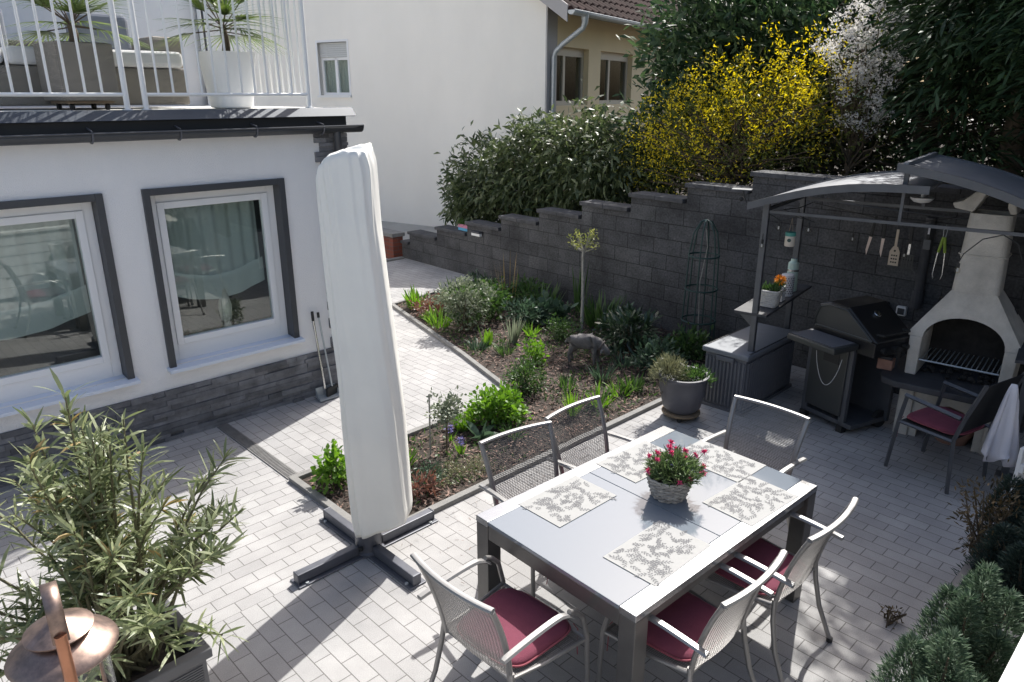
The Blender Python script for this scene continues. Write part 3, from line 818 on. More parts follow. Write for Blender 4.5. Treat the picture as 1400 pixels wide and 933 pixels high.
def wicker(name_parent, prof, rows, strands, mt, c=(0, 0, 0), wob=.004):
    m = MB(); n = 72
    zmax = prof[-1][1]
    for i in range(rows):
        z = zmax * (i + .5) / rows; r = np.interp(z, [q[1] for q in prof], [q[0] for q in prof])
        ph = math.pi * (i % 2)
        pts = [(c[0] + (r + wob * math.sin(strands * a + ph)) * math.cos(a), c[1] + (r + wob * math.sin(strands * a + ph)) * math.sin(a), c[2] + z + .0015 * math.sin(7 * a + i)) for a in np.linspace(0, 2 * math.pi, n + 1)]
        m.tube(pts, zmax / rows * .52, 6, caps=False)
    return m.build('wicker', mt, name_parent, smooth='all')
fb = thing('flower_basket', 'whitewashed wicker basket of pink carnations in the middle of the table', 'flower basket', (3.03, 1.90, TH))
bp_ = [(.085, 0), (.105, .06), (.122, .13)]
wicker(fb, bp_, 11, 14, M_wick)
MB().lathe([(.080, .002), (.098, .06), (.112, .11), (0, .112)], 24).build('soil', M_soil, fb, smooth=True)
n = 1500
th = rng.uniform(0, 2 * math.pi, n); rr = .13 * np.sqrt(rng.uniform(0, 1, n))
P = np.c_[rr * np.cos(th) + .02, rr * np.sin(th) - .01, .12 + .11 * (1 - (rr / .15) ** 2) * rng.uniform(.1, 1, n)]
D = nrm(np.c_[np.cos(th) * rr * 7, np.sin(th) * rr * 7, np.full(n, .8)] + rng.normal(0, .45, (n, 3)))
V1, F1 = strap(P, D, rng.uniform(.03, .075, n), rng.uniform(.005, .010, n), .5, 2, .8)
npmesh('leaves', V1, F1, leafmat('carnation leaf', (.05, .09, .035), (.17, .23, .10), .3), fb)
parts = []; st = MB()
fl = [(.03, .03, .265), (.13, .09, .24), (-.09, .03, .235), (.18, -.09, .23), (.0, .0, .255), (-.06, .10, .22), (-.03, .07, .24), (.07, .06, .25), (.10, -.02, .24), (.12, .05, .22), (.16, -.05, .20), (.15, -.11, .16), (.10, -.14, .15), (-.02, -.13, .16), (-.08, -.11, .15), (.05, -.05, .23), (-.12, .06, .17), (.17, .02, .18), (.13, -.13, .13)]
for k, (x, y, z) in enumerate(fl):
    nn = 30; d_ = rdir(nn, .5)
    parts.append(strap(np.repeat([[x, y, z]], nn, 0), d_, rng.uniform(.014, .026, nn), .017, 0, 1, 1.5, 'strap'))
    st.tube([(x * .4, y * .4, .12), (x * .8, y * .8, z * .8), (x, y, z)], .0018, 5)
V1, F1 = join(parts); npmesh('flowers', V1, F1, M_pink, fb); st.build('flower_stalks', L_mid, fb)
nn = 14; V1, F1 = strap(np.repeat([[-.03, -.03, .21]], nn, 0), rdir(nn, .6), .016, .010, 0, 1, 1.5, 'strap'); npmesh('violet_flower', V1, F1, M_violet, fb)

# ---------------------------------------------------------------- chairs
def backpt(u, z):
    """curved backrest surface: u -1..1 across, z height -> (x,y,z)"""
    t = (z - .42) / .46
    y = -.215 - .05 * t - .085 * t * t - .028 * (1 - u * u)
    return (u * (.215 + .035 * t), y + .012, z)
def make_chair():
    t = thing('garden_chair', '', 'chair', (0, 0, 0), 0, 'garden chairs around the dining table')
    for s in (-1, 1):
        m = MB()                                             # stile + rear leg
        pts = [backpt(s * 1.0, z) for z in np.linspace(.88, .42, 9)]
        m.tube(pts, .0135, 8, flat=(.85, 1.25)); m.build('back_stile', M_alud, t, smooth=True)
        m = MB().tube([(s * .225, -.205, .47), (s * .238, -.215, .36), (s * .25, -.25, .2), (s * .262, -.325, .02)], [.013, .013, .0125, .012], 10)
        l = m.build('leg', M_alud, t, smooth=True)
        MB().lathe([(.016, 0), (.016, .025), (.0, .026)], 10, (s * .263, -.327, 0)).build('foot_cap', M_black, l)
        m = MB().tube([(s * .285, .235, .02), (s * .283, .235, .22), (s * .28, .225, .44), (s * .278, .19, .57), (s * .276, .14, .625), (s * .275, .10, .643)], [.0125] * 6, 10)
        l = m.build('leg', M_alud, t, smooth=True)
        MB().lathe([(.016, 0), (.016, .025), (.0, .026)], 10, (s * .285, .235, 0)).build('foot_cap', M_black, l)
        m = MB(); P = []
        for y in np.linspace(.125, -.305, 12):
            z = .652 - 2.2 * max(0, y - .02) ** 2 * 2 - .16 * max(0, -y - .02) ** 1.6
            P.append([(s * .275 - .019, y, z), (s * .275 - .012, y, z + .009), (s * .275 + .012, y, z + .009), (s * .275 + .019, y, z), (s * .275 + .012, y, z - .009), (s * .275 - .012, y, z - .009)])
        m.grid(P, closed=True); m.add(P[0], [tuple(range(6))]); m.add(P[-1], [tuple(range(6))])
        m.build('armrest', M_alu, t, smooth=True)
        MB().tube([(s * .225, -.20, .44), (s * .25, -.02, .425), (s * .278, .22, .43)], .010, 8).build('side_rail', M_alud, t, smooth=True)
    MB().tube([backpt(u, .885) for u in np.linspace(-1.03, 1.03, 13)], .014, 8, flat=(1.2, .8)).build('top_rail', M_alu, t, smooth=True)
    m = MB()
    for z in np.arange(.455, .876, .0090):
        a = [backpt(u, z) for u in np.linspace(-.97, .97, 9)]; b = [backpt(u, z + .0040) for u in np.linspace(-.97, .97, 9)]
        m.grid([a, b])
    for u in np.linspace(-.97, .97, 26):
        P = [[backpt(u - .0028, z), backpt(u + .0028, z)] for z in np.linspace(.455, .875, 7)]
        m.grid(P)
    m.build('back_mesh', M_mesh, t, solid=.0014)
    m = MB()
    def sp_(u, v): return (u * (.22 + .045 * v), -.20 + .43 * v, .43 - .012 * math.sin(math.pi * v) * (1 - u * u) - (.02 * max(0, v - .9) * 10 * .6))
    for v in np.arange(.0, 1.0, .022):
        m.grid([[sp_(u, v) for u in np.linspace(-1, 1, 7)], [sp_(u, v + .012) for u in np.linspace(-1, 1, 7)]])
    for u in np.linspace(-.97, .97, 28):
        m.grid([[sp_(u - .005, v), sp_(u + .005, v)] for v in np.linspace(0, 1, 7)])
    m.build('seat_mesh', M_mesh, t, solid=.0014)
    MB().tube([(-.278, .225, .425), (.278, .225, .425)], .0095, 8).build('cross_rail', M_alud, t, smooth=True)
    MB().tube([(-.225, -.205, .435), (.225, -.205, .435)], .0095, 8).build('cross_rail', M_alud, t, smooth=True)
    return t
def make_cushion():
    t = thing('seat_cushion', '', 'cushion', (0, 0, 0), 0, 'burgundy seat cushions')
    P = []; ns = 40
    for (f, z) in [(.0, .0), (.6, .0), (.93, .004), (1.0, .018), (.97, .03), (.9, .038), (.7, .046), (.35, .050), (.0, .051)]:
        row = []
        for j in range(ns):
            q = j * 2 * math.pi / ns; k = .42
            x = math.copysign(abs(math.cos(q)) ** k, math.cos(q)); y = math.copysign(abs(math.sin(q)) ** k, math.sin(q))
            row.append((x * (.215 + .012 * y) * f, y * .21 * f, z + .003 * math.sin(q * 6) * (f > .9)))
        P.append(row)
    MB().grid(P, closed=True).build('pad', M_burg, t, smooth='all')
    pp = [(math.copysign(abs(math.cos(q)) ** .42, math.cos(q)) * (.217 + .012 * math.copysign(abs(math.sin(q)) ** .42, math.sin(q))), math.copysign(abs(math.sin(q)) ** .42, math.sin(q)) * .212, .017 + .004 * math.sin(q * 5)) for q in np.linspace(0, 2 * math.pi, 61)]
    MB().tube(pp, .005, 6, caps=False).build('piping', M_burgp, t, smooth='all')
    for s in (-1, 1):
        MB().tube([(s * .19, .215, .012), (s * .205, .232, -.02), (s * .20, .236, -.12), (s * .206, .235, -.17)], .0025, 5).build('tie', M_burgp, t)
    return t
CH = [(1.925, 2.00, -90, 'grey mesh chair at the near short end of the table', 'burgundy cushion on the chair at the near short end of the table'),
      (2.71, 2.48, 170, 'grey mesh chair beside the bed, nearer the parasol', 'burgundy cushion under the table beside the bed, nearer the parasol'),
      (3.29, 2.48, 180, 'grey mesh chair beside the bed, nearer the plant pot', 'burgundy cushion under the table beside the bed, nearer the plant pot'),
      (3.87, 1.93, 90, 'grey mesh chair at the far short end of the table, facing the house', 'burgundy cushion on the chair at the far short end of the table'),
      (3.20, 1.43, 0, 'grey mesh chair on the right long side, nearer the gazebo', 'burgundy cushion on the right long side, nearer the gazebo'),
      (2.52, 1.47, 0, 'grey mesh chair on the right long side, nearest the camera', 'burgundy cushion on the right long side, nearest the camera')]
ch0 = make_chair(); cu0 = make_cushion()
for i, (x, y, a, lab, cl) in enumerate(CH):
    c = ch0 if i == 0 else copy_tree(ch0)
    c.location = (x, y, 0); c.rotation_euler = (0, 0, R(a)); c['label'] = lab
    k = cu0 if i == 0 else copy_tree(cu0)
    o = Matrix.Rotation(R(a), 3, 'Z') @ Vector((0, .02, 0))
    k.location = (x + o.x, y + o.y, .432); k.rotation_euler = (R(0), 0, R(a + [2, 0, 0, 0, -3, 2][i])); k['label'] = cl

# ---------------------------------------------------------------- gazebo
GA = R(8.5)
GZ = thing('grill_gazebo', 'dark steel grill gazebo with curved two part roof against the block wall', 'gazebo', (5.93, 2.97, 0), GA)
# local: x towards the wall, y along front (negative = right)
GW, GD, GH = 2.06, 1.03, 1.93
for (x, y) in [(0, 0), (GD, 0), (0, -GW), (GD, -GW)]:
    p_ = MB().box((x, y, GH / 2), (.052, .052, GH)); p_.bb(x - .06, x + .06, y - .06, y + .06, 0, .012); p_.build('post', M_gaz, GZ, bevel=.006)
MB().bb(-.012, .012, -GW + .027, -.027, 1.845, 1.87).build('cross_rail', M_gaz, GZ)
MB().bb(GD - .012, GD + .012, -GW + .027, -.027, 1.845, 1.87).build('cross_rail', M_gaz, GZ)
MB().bb(.027, GD - .027, -.012, .012, 1.86, 1.885).build('side_rail', M_gaz, GZ)
MB().bb(.027, GD - .027, -GW - .012, -GW + .012, 1.86, 1.885).build('side_rail', M_gaz, GZ)
def arc(y0, z0, y1, z1, bul, n=14):
    return [(y0 + (y1 - y0) * k / n, z0 + (z1 - z0) * k / n + bul * math.sin(math.pi * k / n)) for k in range(n + 1)]
XF, XB = -.14, GD + .12
def roof_panel(prof, name):
    m = MB(); th = .02
    m.grid([[(XF, y, z) for y, z in prof], [(XB, y, z) for y, z in prof]]); m.grid([[(XF, y, z - th) for y, z in prof], [(XB, y, z - th) for y, z in prof]])
    m.grid([[(XF, y, z) for y, z in prof], [(XF, y, z - th) for y, z in prof]]); m.grid([[(XB, y, z) for y, z in prof], [(XB, y, z - th) for y, z in prof]])
    for e in (0, -1):
        y, z = prof[e]; m.add([(XF, y, z), (XB, y, z), (XB, y, z - th), (XF, y, z - th)], [(0, 1, 2, 3)])
    o = m.build(name, M_gazroof, GZ)
    for x in (XF, XB):
        b = MB()
        b.grid([[(x - .016, y, z + .012) for y, z in prof], [(x + .016, y, z + .012) for y, z in prof], [(x + .016, y, z - .048) for y, z in prof], [(x - .016, y, z - .048) for y, z in prof], [(x - .016, y, z + .012) for y, z in prof]])
        for e in (0, -1):
            y, z = prof[e]; b.add([(x - .016, y, z + .012), (x + .016, y, z + .012), (x + .016, y, z - .048), (x - .016, y, z - .048)], [(0, 1, 2, 3)])
        b.build('roof_beam', M_gaz, o)
roof_panel(arc(.12, 1.925, -1.22, 2.155, .075), 'roof_panel')
roof_panel(arc(-.98, 2.31, -GW - .14, 1.93, .06), 'roof_panel')
for x in (0, GD): MB().box((x, -1.03, 2.22), (.034, .034, .20)).box((x, -1.03, 2.0), (.022, .022, .30)).build('king_post', M_gaz, GZ)
MB().bb(XF, XB, -1.05, -1.02, 2.30, 2.33).build('ridge', M_gazroof, GZ)
gl_ = MB().lathe([(.0, 0), (.06, .012), (.09, .04), (.092, .05), (0, .05)], 20, (.75, -1.05, 1.93)); gl_.tube([(.75, -1.05, 1.98), (.75, -1.05, 2.12)], .012, 6)
o = gl_.build('ceiling_lamp', M_potw, None, smooth=True); 
o.location = GZ.location; o.rotation_euler = GZ.rotation_euler; tag(o, 'small white dome lamp hanging under the gazebo roof', 'lamp')
# side shelves
MB().bb(-.03, GD + .30, -.11, .19, .925, .95).build('shelf', M_slate, GZ, bevel=.003)
for x in (.02, GD - .02): MB().prism([(x, .0, .92), (x, .16, .92), (x, .0, .78)], (.015, 0, 0)).build('bracket', M_gaz, GZ)
MB().bb(-.05, GD + .1, -GW - .14, -GW + .10, .925, .95).build('shelf', M_slate, GZ, bevel=.003)
MB().prism([(.02, -GW - .02, .92), (.02, -GW - .12, .92), (.02, -GW - .02, .80)], (.015, 0, 0)).build('bracket', M_gaz, GZ)
MB().box((-.05, -GW - .14, .94), (.03, .03, .02)).build('shelf_end', M_gaz, GZ)
def gl2w(x, y, z):
    c, s = math.cos(GA), math.sin(GA)
    return (5.93 + x * c - y * s, 2.97 + x * s + y * c, z)
# shelf items
p = gl2w(.30, -.02, .95)
b1 = thing('shelf_basket', 'white woven square basket with small green plants on the gazebo shelf', 'basket', p, GA)
m = MB()
for i in range(9):
    s = .055 + .0035 * i; m.tube([(s * math.copysign(abs(math.cos(q)) ** .4, math.cos(q)) * (1 + .03 * math.sin(22 * q + math.pi * i)), s * math.copysign(abs(math.sin(q)) ** .4, math.sin(q)) * (1 + .03 * math.sin(22 * q + math.pi * i)), .008 + .0145 * i) for q in np.linspace(0, 2 * math.pi, 49)], .008, 6, caps=False)
m.build('wicker', mat('white wicker', (.60, .58, .54), .8, var=.2, vs=30), b1, smooth='all')
P = rng.uniform(-1, 1, (260, 3)) * [.06, .06, .015] + [0, 0, .125]; V1, F1 = strap(P, rdir(260, 1), rng.uniform(.02, .05, 260), .018, .3, 2); npmesh('foliage', V1, F1, L_mid, b1)
p = gl2w(.55, -.02, .95)
b2 = thing('flower_pot', 'white square pot with an orange flower on the gazebo shelf', 'flower pot', p, GA)
MB().prism([(-.045, -.045, .0), (.045, -.045, 0), (.045, .045, 0), (-.045, .045, 0)], (0, 0, .125)).build('pot', M_potw, b2, bevel=.004)
MB().bb(-.0458, .0458, -.0458, .0458, .085, .093).build('band', M_terra, b2)
nn = 170; d_ = rdir(nn, .3); V1, F1 = strap(np.repeat([[0, 0, .175]], nn, 0) + d_ * .025, d_, .03, .018, 0, 1, 1.5, 'strap'); npmesh('flower', V1, F1, M_orange, b2)
nn = 60; V1, F1 = strap(np.repeat([[0, 0, .125]], nn, 0), rdir(nn, .5), .06, .022, .3, 2); npmesh('leaves', V1, F1, L_mid, b2)
p = gl2w(.78, -.02, .95)
b3 = thing('tin_lantern', 'pale grey perforated tin lantern on the gazebo shelf', 'lantern', p)
m = MB().lathe([(.06, 0), (.062, .01), (.062, .19), (.058, .205), (.05, .21)], 24)
m.build('body', mat('pale tin', (.50, .52, .56), .5), b3, smooth=True)
m = MB()
for i in range(8):
    for k in range(16):
        a_ = (k + .5 * (i % 2)) * 2 * math.pi / 16; m.box((.0625 * math.cos(a_), .0625 * math.sin(a_), .03 + i * .021), (.002, .011, .010), a_)
m.build('holes', M_anth, b3)
p = gl2w(.99, .0, .95)
b4 = thing('enamel_can', 'tall mint enamel can tied to the rear gazebo post', 'can', p)
MB().lathe([(.055, 0), (.058, .01), (.05, .28), (.03, .30), (.03, .32)], 20).build('body', M_mintgl, b4, smooth=True)
MB().lathe([(.056, .0), (.056, .02)], 20, (0, 0, .20)).build('band', M_chrome, b4)
b1.scale = (1.15, 1.15, 1.25); b2.scale = (1.1, 1.1, 1.1)
# string lights
sl_pts = []
cab = MB(); bulbs = []
path = [gl2w(.0, -.02, 1.84), gl2w(.02, -.13, 1.78), gl2w(.01, -.25, 1.83), gl2w(.01, -.4, 1.80), gl2w(.3, -.05, 1.84), gl2w(.8, -.05, 1.80), gl2w(1.0, -.1, 1.83), gl2w(1.02, -.4, 1.78), gl2w(1.02, -.9, 1.70), gl2w(1.02, -1.3, 1.8)]
cab.tube(path, .004, 6)
fest = thing('string_lights', 'thin dark cable of small clear festoon bulbs hanging in the gazebo', 'string lights', (0, 0, 0))
cab2 = MB().tube([gl2w(-.012, -1.72, 1.845), gl2w(-.012, -1.6, 1.80), gl2w(-.012, -1.50, 1.68), gl2w(-.012, -1.48, 1.62)], .0045, 6).tube([gl2w(-.012, -1.72, 1.845), gl2w(-.012, -1.82, 1.79), gl2w(-.012, -1.87, 1.66)], .0045, 6)
cab.v += []
cable = cab.build('cable', M_black, fest); cab2.build('cable', M_black, fest)
for (x, y, z) in [(.02, -.11, 1.72), (.01, -.36, 1.73), (.75, -.05, 1.74), (-.03, .0, 1.56), (1.0, -.5, 1.52), (1.02, -.95, 1.42), (-.012, -1.48, 1.55), (.6, -1.98, 1.45)]:
    q = gl2w(x, y, z); b = MB().ball(q, .022, 12, 1.15).build('bulb', M_bulb, fest, smooth=True)
    MB().tube([(q[0], q[1], q[2] + .022), (q[0], q[1], q[2] + .055)], .011, 8).tube([(q[0], q[1], q[2] + .05), (q[0], q[1], q[2] + .11)], .003, 5).build('socket', M_black, b)
    MB().tube([(q[0], q[1], q[2] - .008), (q[0], q[1], q[2] + .016)], .006, 6).build('filament', M_cushl, b)
q = gl2w(.01, -.22, 1.58)
hj = thing('hanging_jar', 'glass jar lantern with a green rim hanging from the gazebo rail', 'jar lantern', q)
MB().lathe([(.038, 0), (.042, .01), (.042, .09), (.040, .10)], 20).build('jar', mat('frosted cream glass', (.52, .46, .38), .3), hj, smooth=True)
MB().lathe([(.0435, .088), (.0435, .118), (.040, .12)], 20).build('rim', mat('teal rim', (.05, .22, .18), .5), hj, smooth=True)
MB().lathe([(.016, 0), (.016, .003)], 12, (0, 0, 0)).build('emblem', M_green, hj).location = (-.041, -.012, .055)
for o in hj.children:
    if o.name.startswith('emblem'): o.rotation_euler = (0, R(90), R(15))
MB().tube([(-.04, 0, .11), (0, 0, .24), (.04, 0, .11)], .002, 5).build('hanger', M_wood, hj)

t = thing('solar_spotlight', 'small solar spotlight with flat panel clamped to the gazebo roof corner', 'spotlight', gl2w(-.12, .16, 1.99), GA)
MB().box((0, .03, .05), (.10, .16, .008), .2).build('panel', M_gaz, t); MB().tube([(0, .02, .045), (0, .0, -.02), (0, -.02, -.06)], .007, 6).build('bracket', M_black, t); MB().ball((0, .03, -.03), .022, 10).build('lamp_head', M_black, t, smooth=True)
# utensils on a wire in front of the wall
UXw = 7.20
ut_rail = MB().tube([(7.33, 3.0, 1.80), (7.29, 1.55, 1.76)], .006, 6)
t = thing('utensil_rail', 'thin dark rail on the block wall carrying the grill tools', 'rail', (0, 0, 0)); ut_rail.build('rod', M_gaz, t)
for y in (2.95, 1.6): MB().tube([(7.32, y, 1.79), (7.42, y, 1.79)], .005, 6).build('holder', M_gaz, t)
def utensil(name, lab, cat, y, z, build, x=7.25):
    u = thing(name, lab, cat, (x, y, z), 0, 'grill tools on the wall'); build(u)
def knife(u):
    MB().bb(-.008, .008, -.012, .012, -.20, 0).build('handle', M_black, u, bevel=.004)
    MB().prism([(0, -.014, -.20), (0, .014, -.20), (0, .014, -.33), (0, -.004, -.38)], (.002, 0, 0)).build('blade', mat('knife blade', (.62, .52, .46), .4, metal=.3) if 'knife blade' not in bpy.data.materials else bpy.data.materials['knife blade'], u)
utensil('carving_knife', 'tilted black handled knife hanging at the left end of the rail', 'knife', 2.53, 1.72, knife)
utensil('carving_knife', 'upright black handled knife hanging second on the rail', 'knife', 2.44, 1.72, knife)
[o for o in bpy.data.objects if o.get('label', '').startswith('tilted black handled')][0].rotation_euler = (R(7), 0, 0)
def paddle(u):
    MB().bb(-.005, .005, -.012, .012, -.16, 0).build('handle', mat('pale beech', (.55, .46, .36), .7), u, bevel=.003)
    MB().prism([(0, -.02, -.16), (0, .02, -.16), (0, .045, -.21), (0, .045, -.34), (0, -.045, -.34), (0, -.045, -.21)], (.006, 0, 0)).build('blade', bpy.data.materials['pale beech'], u)
    m = MB().lathe([(.010, -.001), (.010, .001)], 10, (0, 0, 0)); ho = m.build('hole', M_black, u); ho.rotation_euler = (0, R(90), 0); ho.location = (-.0015, 0, -.20)
    m = MB()
    for i in range(3):
        for k in range(3): m.bb(-.002, -.0005, -.028 + k * .020, -.014 + k * .020, -.315 + i * .032, -.302 + i * .032)
    m.build('marks', M_black, u)
utensil('wooden_paddle', 'pale wooden paddle with dark marks hanging on the rail', 'spatula', 2.32, 1.62, paddle)
def turner(u):
    MB().bb(-.006, .006, -.012, .012, -.16, 0).build('handle', M_black, u, bevel=.003)
    MB().bb(-.002, .002, -.01, .01, -.26, -.16).build('shaft', M_chrome, u)
    m = MB()
    for k in range(5): m.bb(-.002, .002, -.05 + k * .022, -.038 + k * .022, -.38, -.27)
    m.bb(-.002, .002, -.05, .05, -.27, -.258).bb(-.002, .002, -.05, .05, -.392, -.38); m.build('blade', M_grillg, u)
utensil('grill_turner', 'slotted metal grill turner with black handle hanging mid rail', 'spatula', 2.20, 1.66, turner)
def brush(u):
    MB().bb(-.006, .006, -.014, .014, -.14, 0).build('handle', M_black, u, bevel=.003)
    MB().bb(-.006, .006, -.03, .03, -.23, -.14).build('grip_plate', M_gaz, u, bevel=.003); MB().bb(-.008, .0, -.008, .008, -.09, .0).build('tag', M_towel, u)
utensil('grill_brush', 'black grill brush with a pale tag hanging on the rail', 'brush', 2.06, 1.70, brush)
def tongs(u):
    for s in (-1, 1):
        a_ = MB().tube([(0, s * .008, -.10), (0, s * .030, -.24), (0, s * .040, -.42), (0, s * .03, -.46)], .007, 6).build('arm', M_chrome, u, smooth=True)
        MB().tube([(0, s * .006, -.08), (0, s * .026, -.22)], .012, 8).build('grip', M_lime, a_, smooth=True)
    MB().tube([(0, -.008, -.10), (0, -.015, -.02), (0, 0, .03), (0, .015, -.02), (0, .008, -.10)], .003, 5).build('loop', M_zinc, u)
utensil('grill_tongs', 'long tongs with lime green grips hanging beside the chimney', 'tongs', 1.93, 1.68, tongs)
t = thing('rain_pipe', 'dark vertical pipe on the wall behind the grill tools', 'pipe', (7.33, 2.08, 0))
MB().tube([(0, 0, .9), (0, 0, 1.75)], .045, 12).build('pipe', M_slate, t, smooth=True); MB().lathe([(.055, 0), (.055, .12)], 12, (0, 0, .95)).build('collar', M_slate, t)
t = thing('wall_socket', 'white framed square socket on the block wall above the grill', 'socket', (7.34, 2.20, .84), R(2))
MB().bb(-.02, .03, -.045, .045, -.045, .045).build('plate', M_potw, t, bevel=.01); MB().bb(-.025, -.021, -.03, .03, -.03, .03).build('cover', M_anth, t, bevel=.004)
t = thing('wall_socket', 'black socket box on the block wall just behind the grill lid', 'socket', (7.33, 2.38, .83), R(2))
MB().bb(-.04, .05, -.06, .06, -.07, .07).build('plate', M_black, t, bevel=.01); MB().bb(-.046, -.041, -.045, .045, -.05, .05).build('cover', M_anth, t, bevel=.004)

# storage box
SB = thing('storage_box', 'grey ribbed plastic garden storage box beside the grill', 'storage box', (5.76, 2.84, 0), R(1))
m = MB().bb(.03, 1.02, .09, .50, .03, .53)
for k in range(11):
    m.tube([(.028, .11 + k * .037, .05), (.028, .11 + k * .037, .50)], .014, 6)
for k in range(22): m.tube([(.07 + k * .043, .088, .05), (.07 + k * .043, .088, .50)], .014, 6)
m.build('body', M_boxd, SB, smooth=True)
MB().bb(0, 1.05, .06, .53, .535, .585).build('lid', M_box, SB, bevel=.012)
m = MB()
for k in range(34): m.bb(.06 + k * .028, .074 + k * .028, .072, .086, .5852, .590)
m.build('lid_grip', M_black, SB); m = MB()
for k in range(34): m.bb(.06 + k * .028, .074 + k * .028, .504, .518, .5852, .590)
m.build('lid_grip', M_black, SB)
MB().bb(-.004, .03, .20, .38, .485, .53).build('handle', M_boxd, SB, bevel=.008)
MB().bb(.01, 1.04, .07, .52, 0, .03).build('foot', M_boxd, SB)

# gas grill (long axis towards the wall, front facing the fireplace)
GR = thing('gas_grill', 'black gas grill cart with closed lid under the gazebo', 'grill', (6.03, 2.14, 0), R(-17))
MB().bb(.05, .09, .0, .06, .06, .80).bb(.05, .09, .40, .46, .06, .80).bb(.09, .52, .42, .46, .06, .80).bb(.48, .52, -.10, .42, .06, .80).bb(.05, .48, -.08, .42, .06, .10).build('cart', M_gaz, GR, bevel=.004)
sp = MB().bb(.035, .05, .04, .42, .14, .76).build('side_panel', M_grillg, GR, bevel=.01)
MB().bb(.031, .0345, .12, .28, .60, .71).build('vent_opening', M_black, sp)
MB().tube([(.03, .09 + .27 * k / 14, .66 - .28 * math.sin(math.pi * k / 14) ** .7) for k in range(15)], .003, 6).build('hose', M_cushl, sp)
for y in (.03, .43):
    MB().bb(.04, .10, y - .03, y + .03, 0, .06).build('foot', M_black, GR)
for y in (-.05, .42):
    MB().tube([(.45, y - .02, .08), (.45, y + .02, .08)], .08, 18).build('wheel', M_black, GR, smooth=True)
MB().bb(-.24, .06, -.03, .47, .775, .83).build('side_shelf', M_grillg, GR, bevel=.012)
MB().bb(-.215, .04, 0, .44, .8305, .836).build('shelf_inlay', M_boxd, GR)
MB().bb(.07, .54, -.17, .46, .74, .87).build('firebox', M_grillb, GR, bevel=.01)
f_y = lambda y: .45 - (.45 - y) * 1.32
prof = [(f_y(y), z) for y, z in [(-.04, .872), (.45, .872), (.465, .96), (.43, 1.075), (.34, 1.115), (.20, 1.11), (.06, .97)]]
lid = MB().prism([(.06, y, z) for y, z in prof], (.48, 0, 0)).build('lid', M_grillb, GR, bevel=.02, seg=3)
pr2 = [(f_y(y), z) for y, z in [(.0, .885), (.43, .885), (.44, .955), (.41, 1.055), (.335, 1.09), (.205, 1.085), (.075, .96)]]
MB().tube([(.052, y, z) for y, z in pr2] + [(.052, *pr2[0])], .008, 6).build('end_cap_rim', M_grillg, lid, smooth=True)
MB().prism([(.054, y, z) for y, z in pr2], (.004, 0, 0)).build('end_cap', mat('lid end plate', (.05, .05, .047), .4), lid)
MB().tube([(.14, -.12, .925), (.14, -.18, .93), (.46, -.18, .93), (.46, -.12, .925)], .011, 8).build('handle', M_black, lid, smooth=True)
m = MB().lathe([(.035, 0), (.035, .012), (.03, .016)], 18).build('thermometer', M_chrome, lid); m.location = (.30, .03, 1.045); m.rotation_euler = (R(38), 0, 0)
for k in range(3):
    MB().tube([(.16 + k * .14, -.17, .80), (.16 + k * .14, -.205, .80)], .024, 14).build('knob', M_black, GR, smooth=True)

# masonry barbecue
FP = thing('masonry_barbecue', 'pale concrete barbecue fireplace with arched hearth and chimney', 'barbecue', (6.46, 1.445, 0), R(6))
# local: x to the wall, y left positive
for s in (-1, 1):
    MB().prism([(0, s * .27, 0), (0, s * .385, 0), (0, s * .385, .50), (0, s * .27, .50)], (.55, 0, 0)).build('side_pier', M_conc, FP, bevel=.012)
    MB().prism([(0, s * .29, .56), (0, s * .375, .56), (0, s * .385, .90), (0, s * .29, .90)], (.52, 0, 0)).build('hearth_cheek', M_conc, FP, bevel=.01)
m = MB(); arcp = [(.385 * math.cos(q), .32 + .2 * math.sin(q)) for q in np.linspace(0, math.pi, 15)]
MB().bb(.35, .4, -.269, .269, 0, .50).build('back_panel', M_sootshade, FP)
m = MB(); ou = [(-.268, 0), (-.268, .25), (-.268, .50), (-.13, .50), (0, .50), (.13, .50), (.268, .50), (.268, .25), (.268, 0)]; inn = [(.21 * math.cos(q), .16 + .18 * math.sin(q)) for q in np.linspace(math.pi, 0, 7)]; inn = [(-.21, 0)] + inn + [(.21, 0)]
m.grid([[(.08, y, z) for y, z in inn], [(.03, y, z) for y, z in inn], [(.03, y, z) for y, z in ou], [(.08, y, z) for y, z in ou]]); m.build('front_panel', M_conc, FP)
sh_ = [(-.26, -.40), (-.26 + .0, .40), (-.20, .50), (-.05, .55), (.0, .54), (.55, .48), (.55, -.48), (0, -.54), (-.05, -.55), (-.20, -.50)]
MB().prism([(x, y, .505) for x, y in sh_], (0, 0, .055)).build('hearth_slab', M_slate, FP, bevel=.01)
# hood with arch: front ring
outer = [(-.395, .90), (-.395, .935), (-.17, 1.29), (-.155, 1.31), (.155, 1.31), (.17, 1.29), (.395, .935), (.395, .90)]
inner = [(.29 * math.cos(q), .90 + .20 * math.sin(q)) for q in np.linspace(0, math.pi, 17)]
ring_ = outer + inner
hd = MB()
fr = [(0.0 + max(0, z - .90) * .18, y, z) for y, z in ring_]
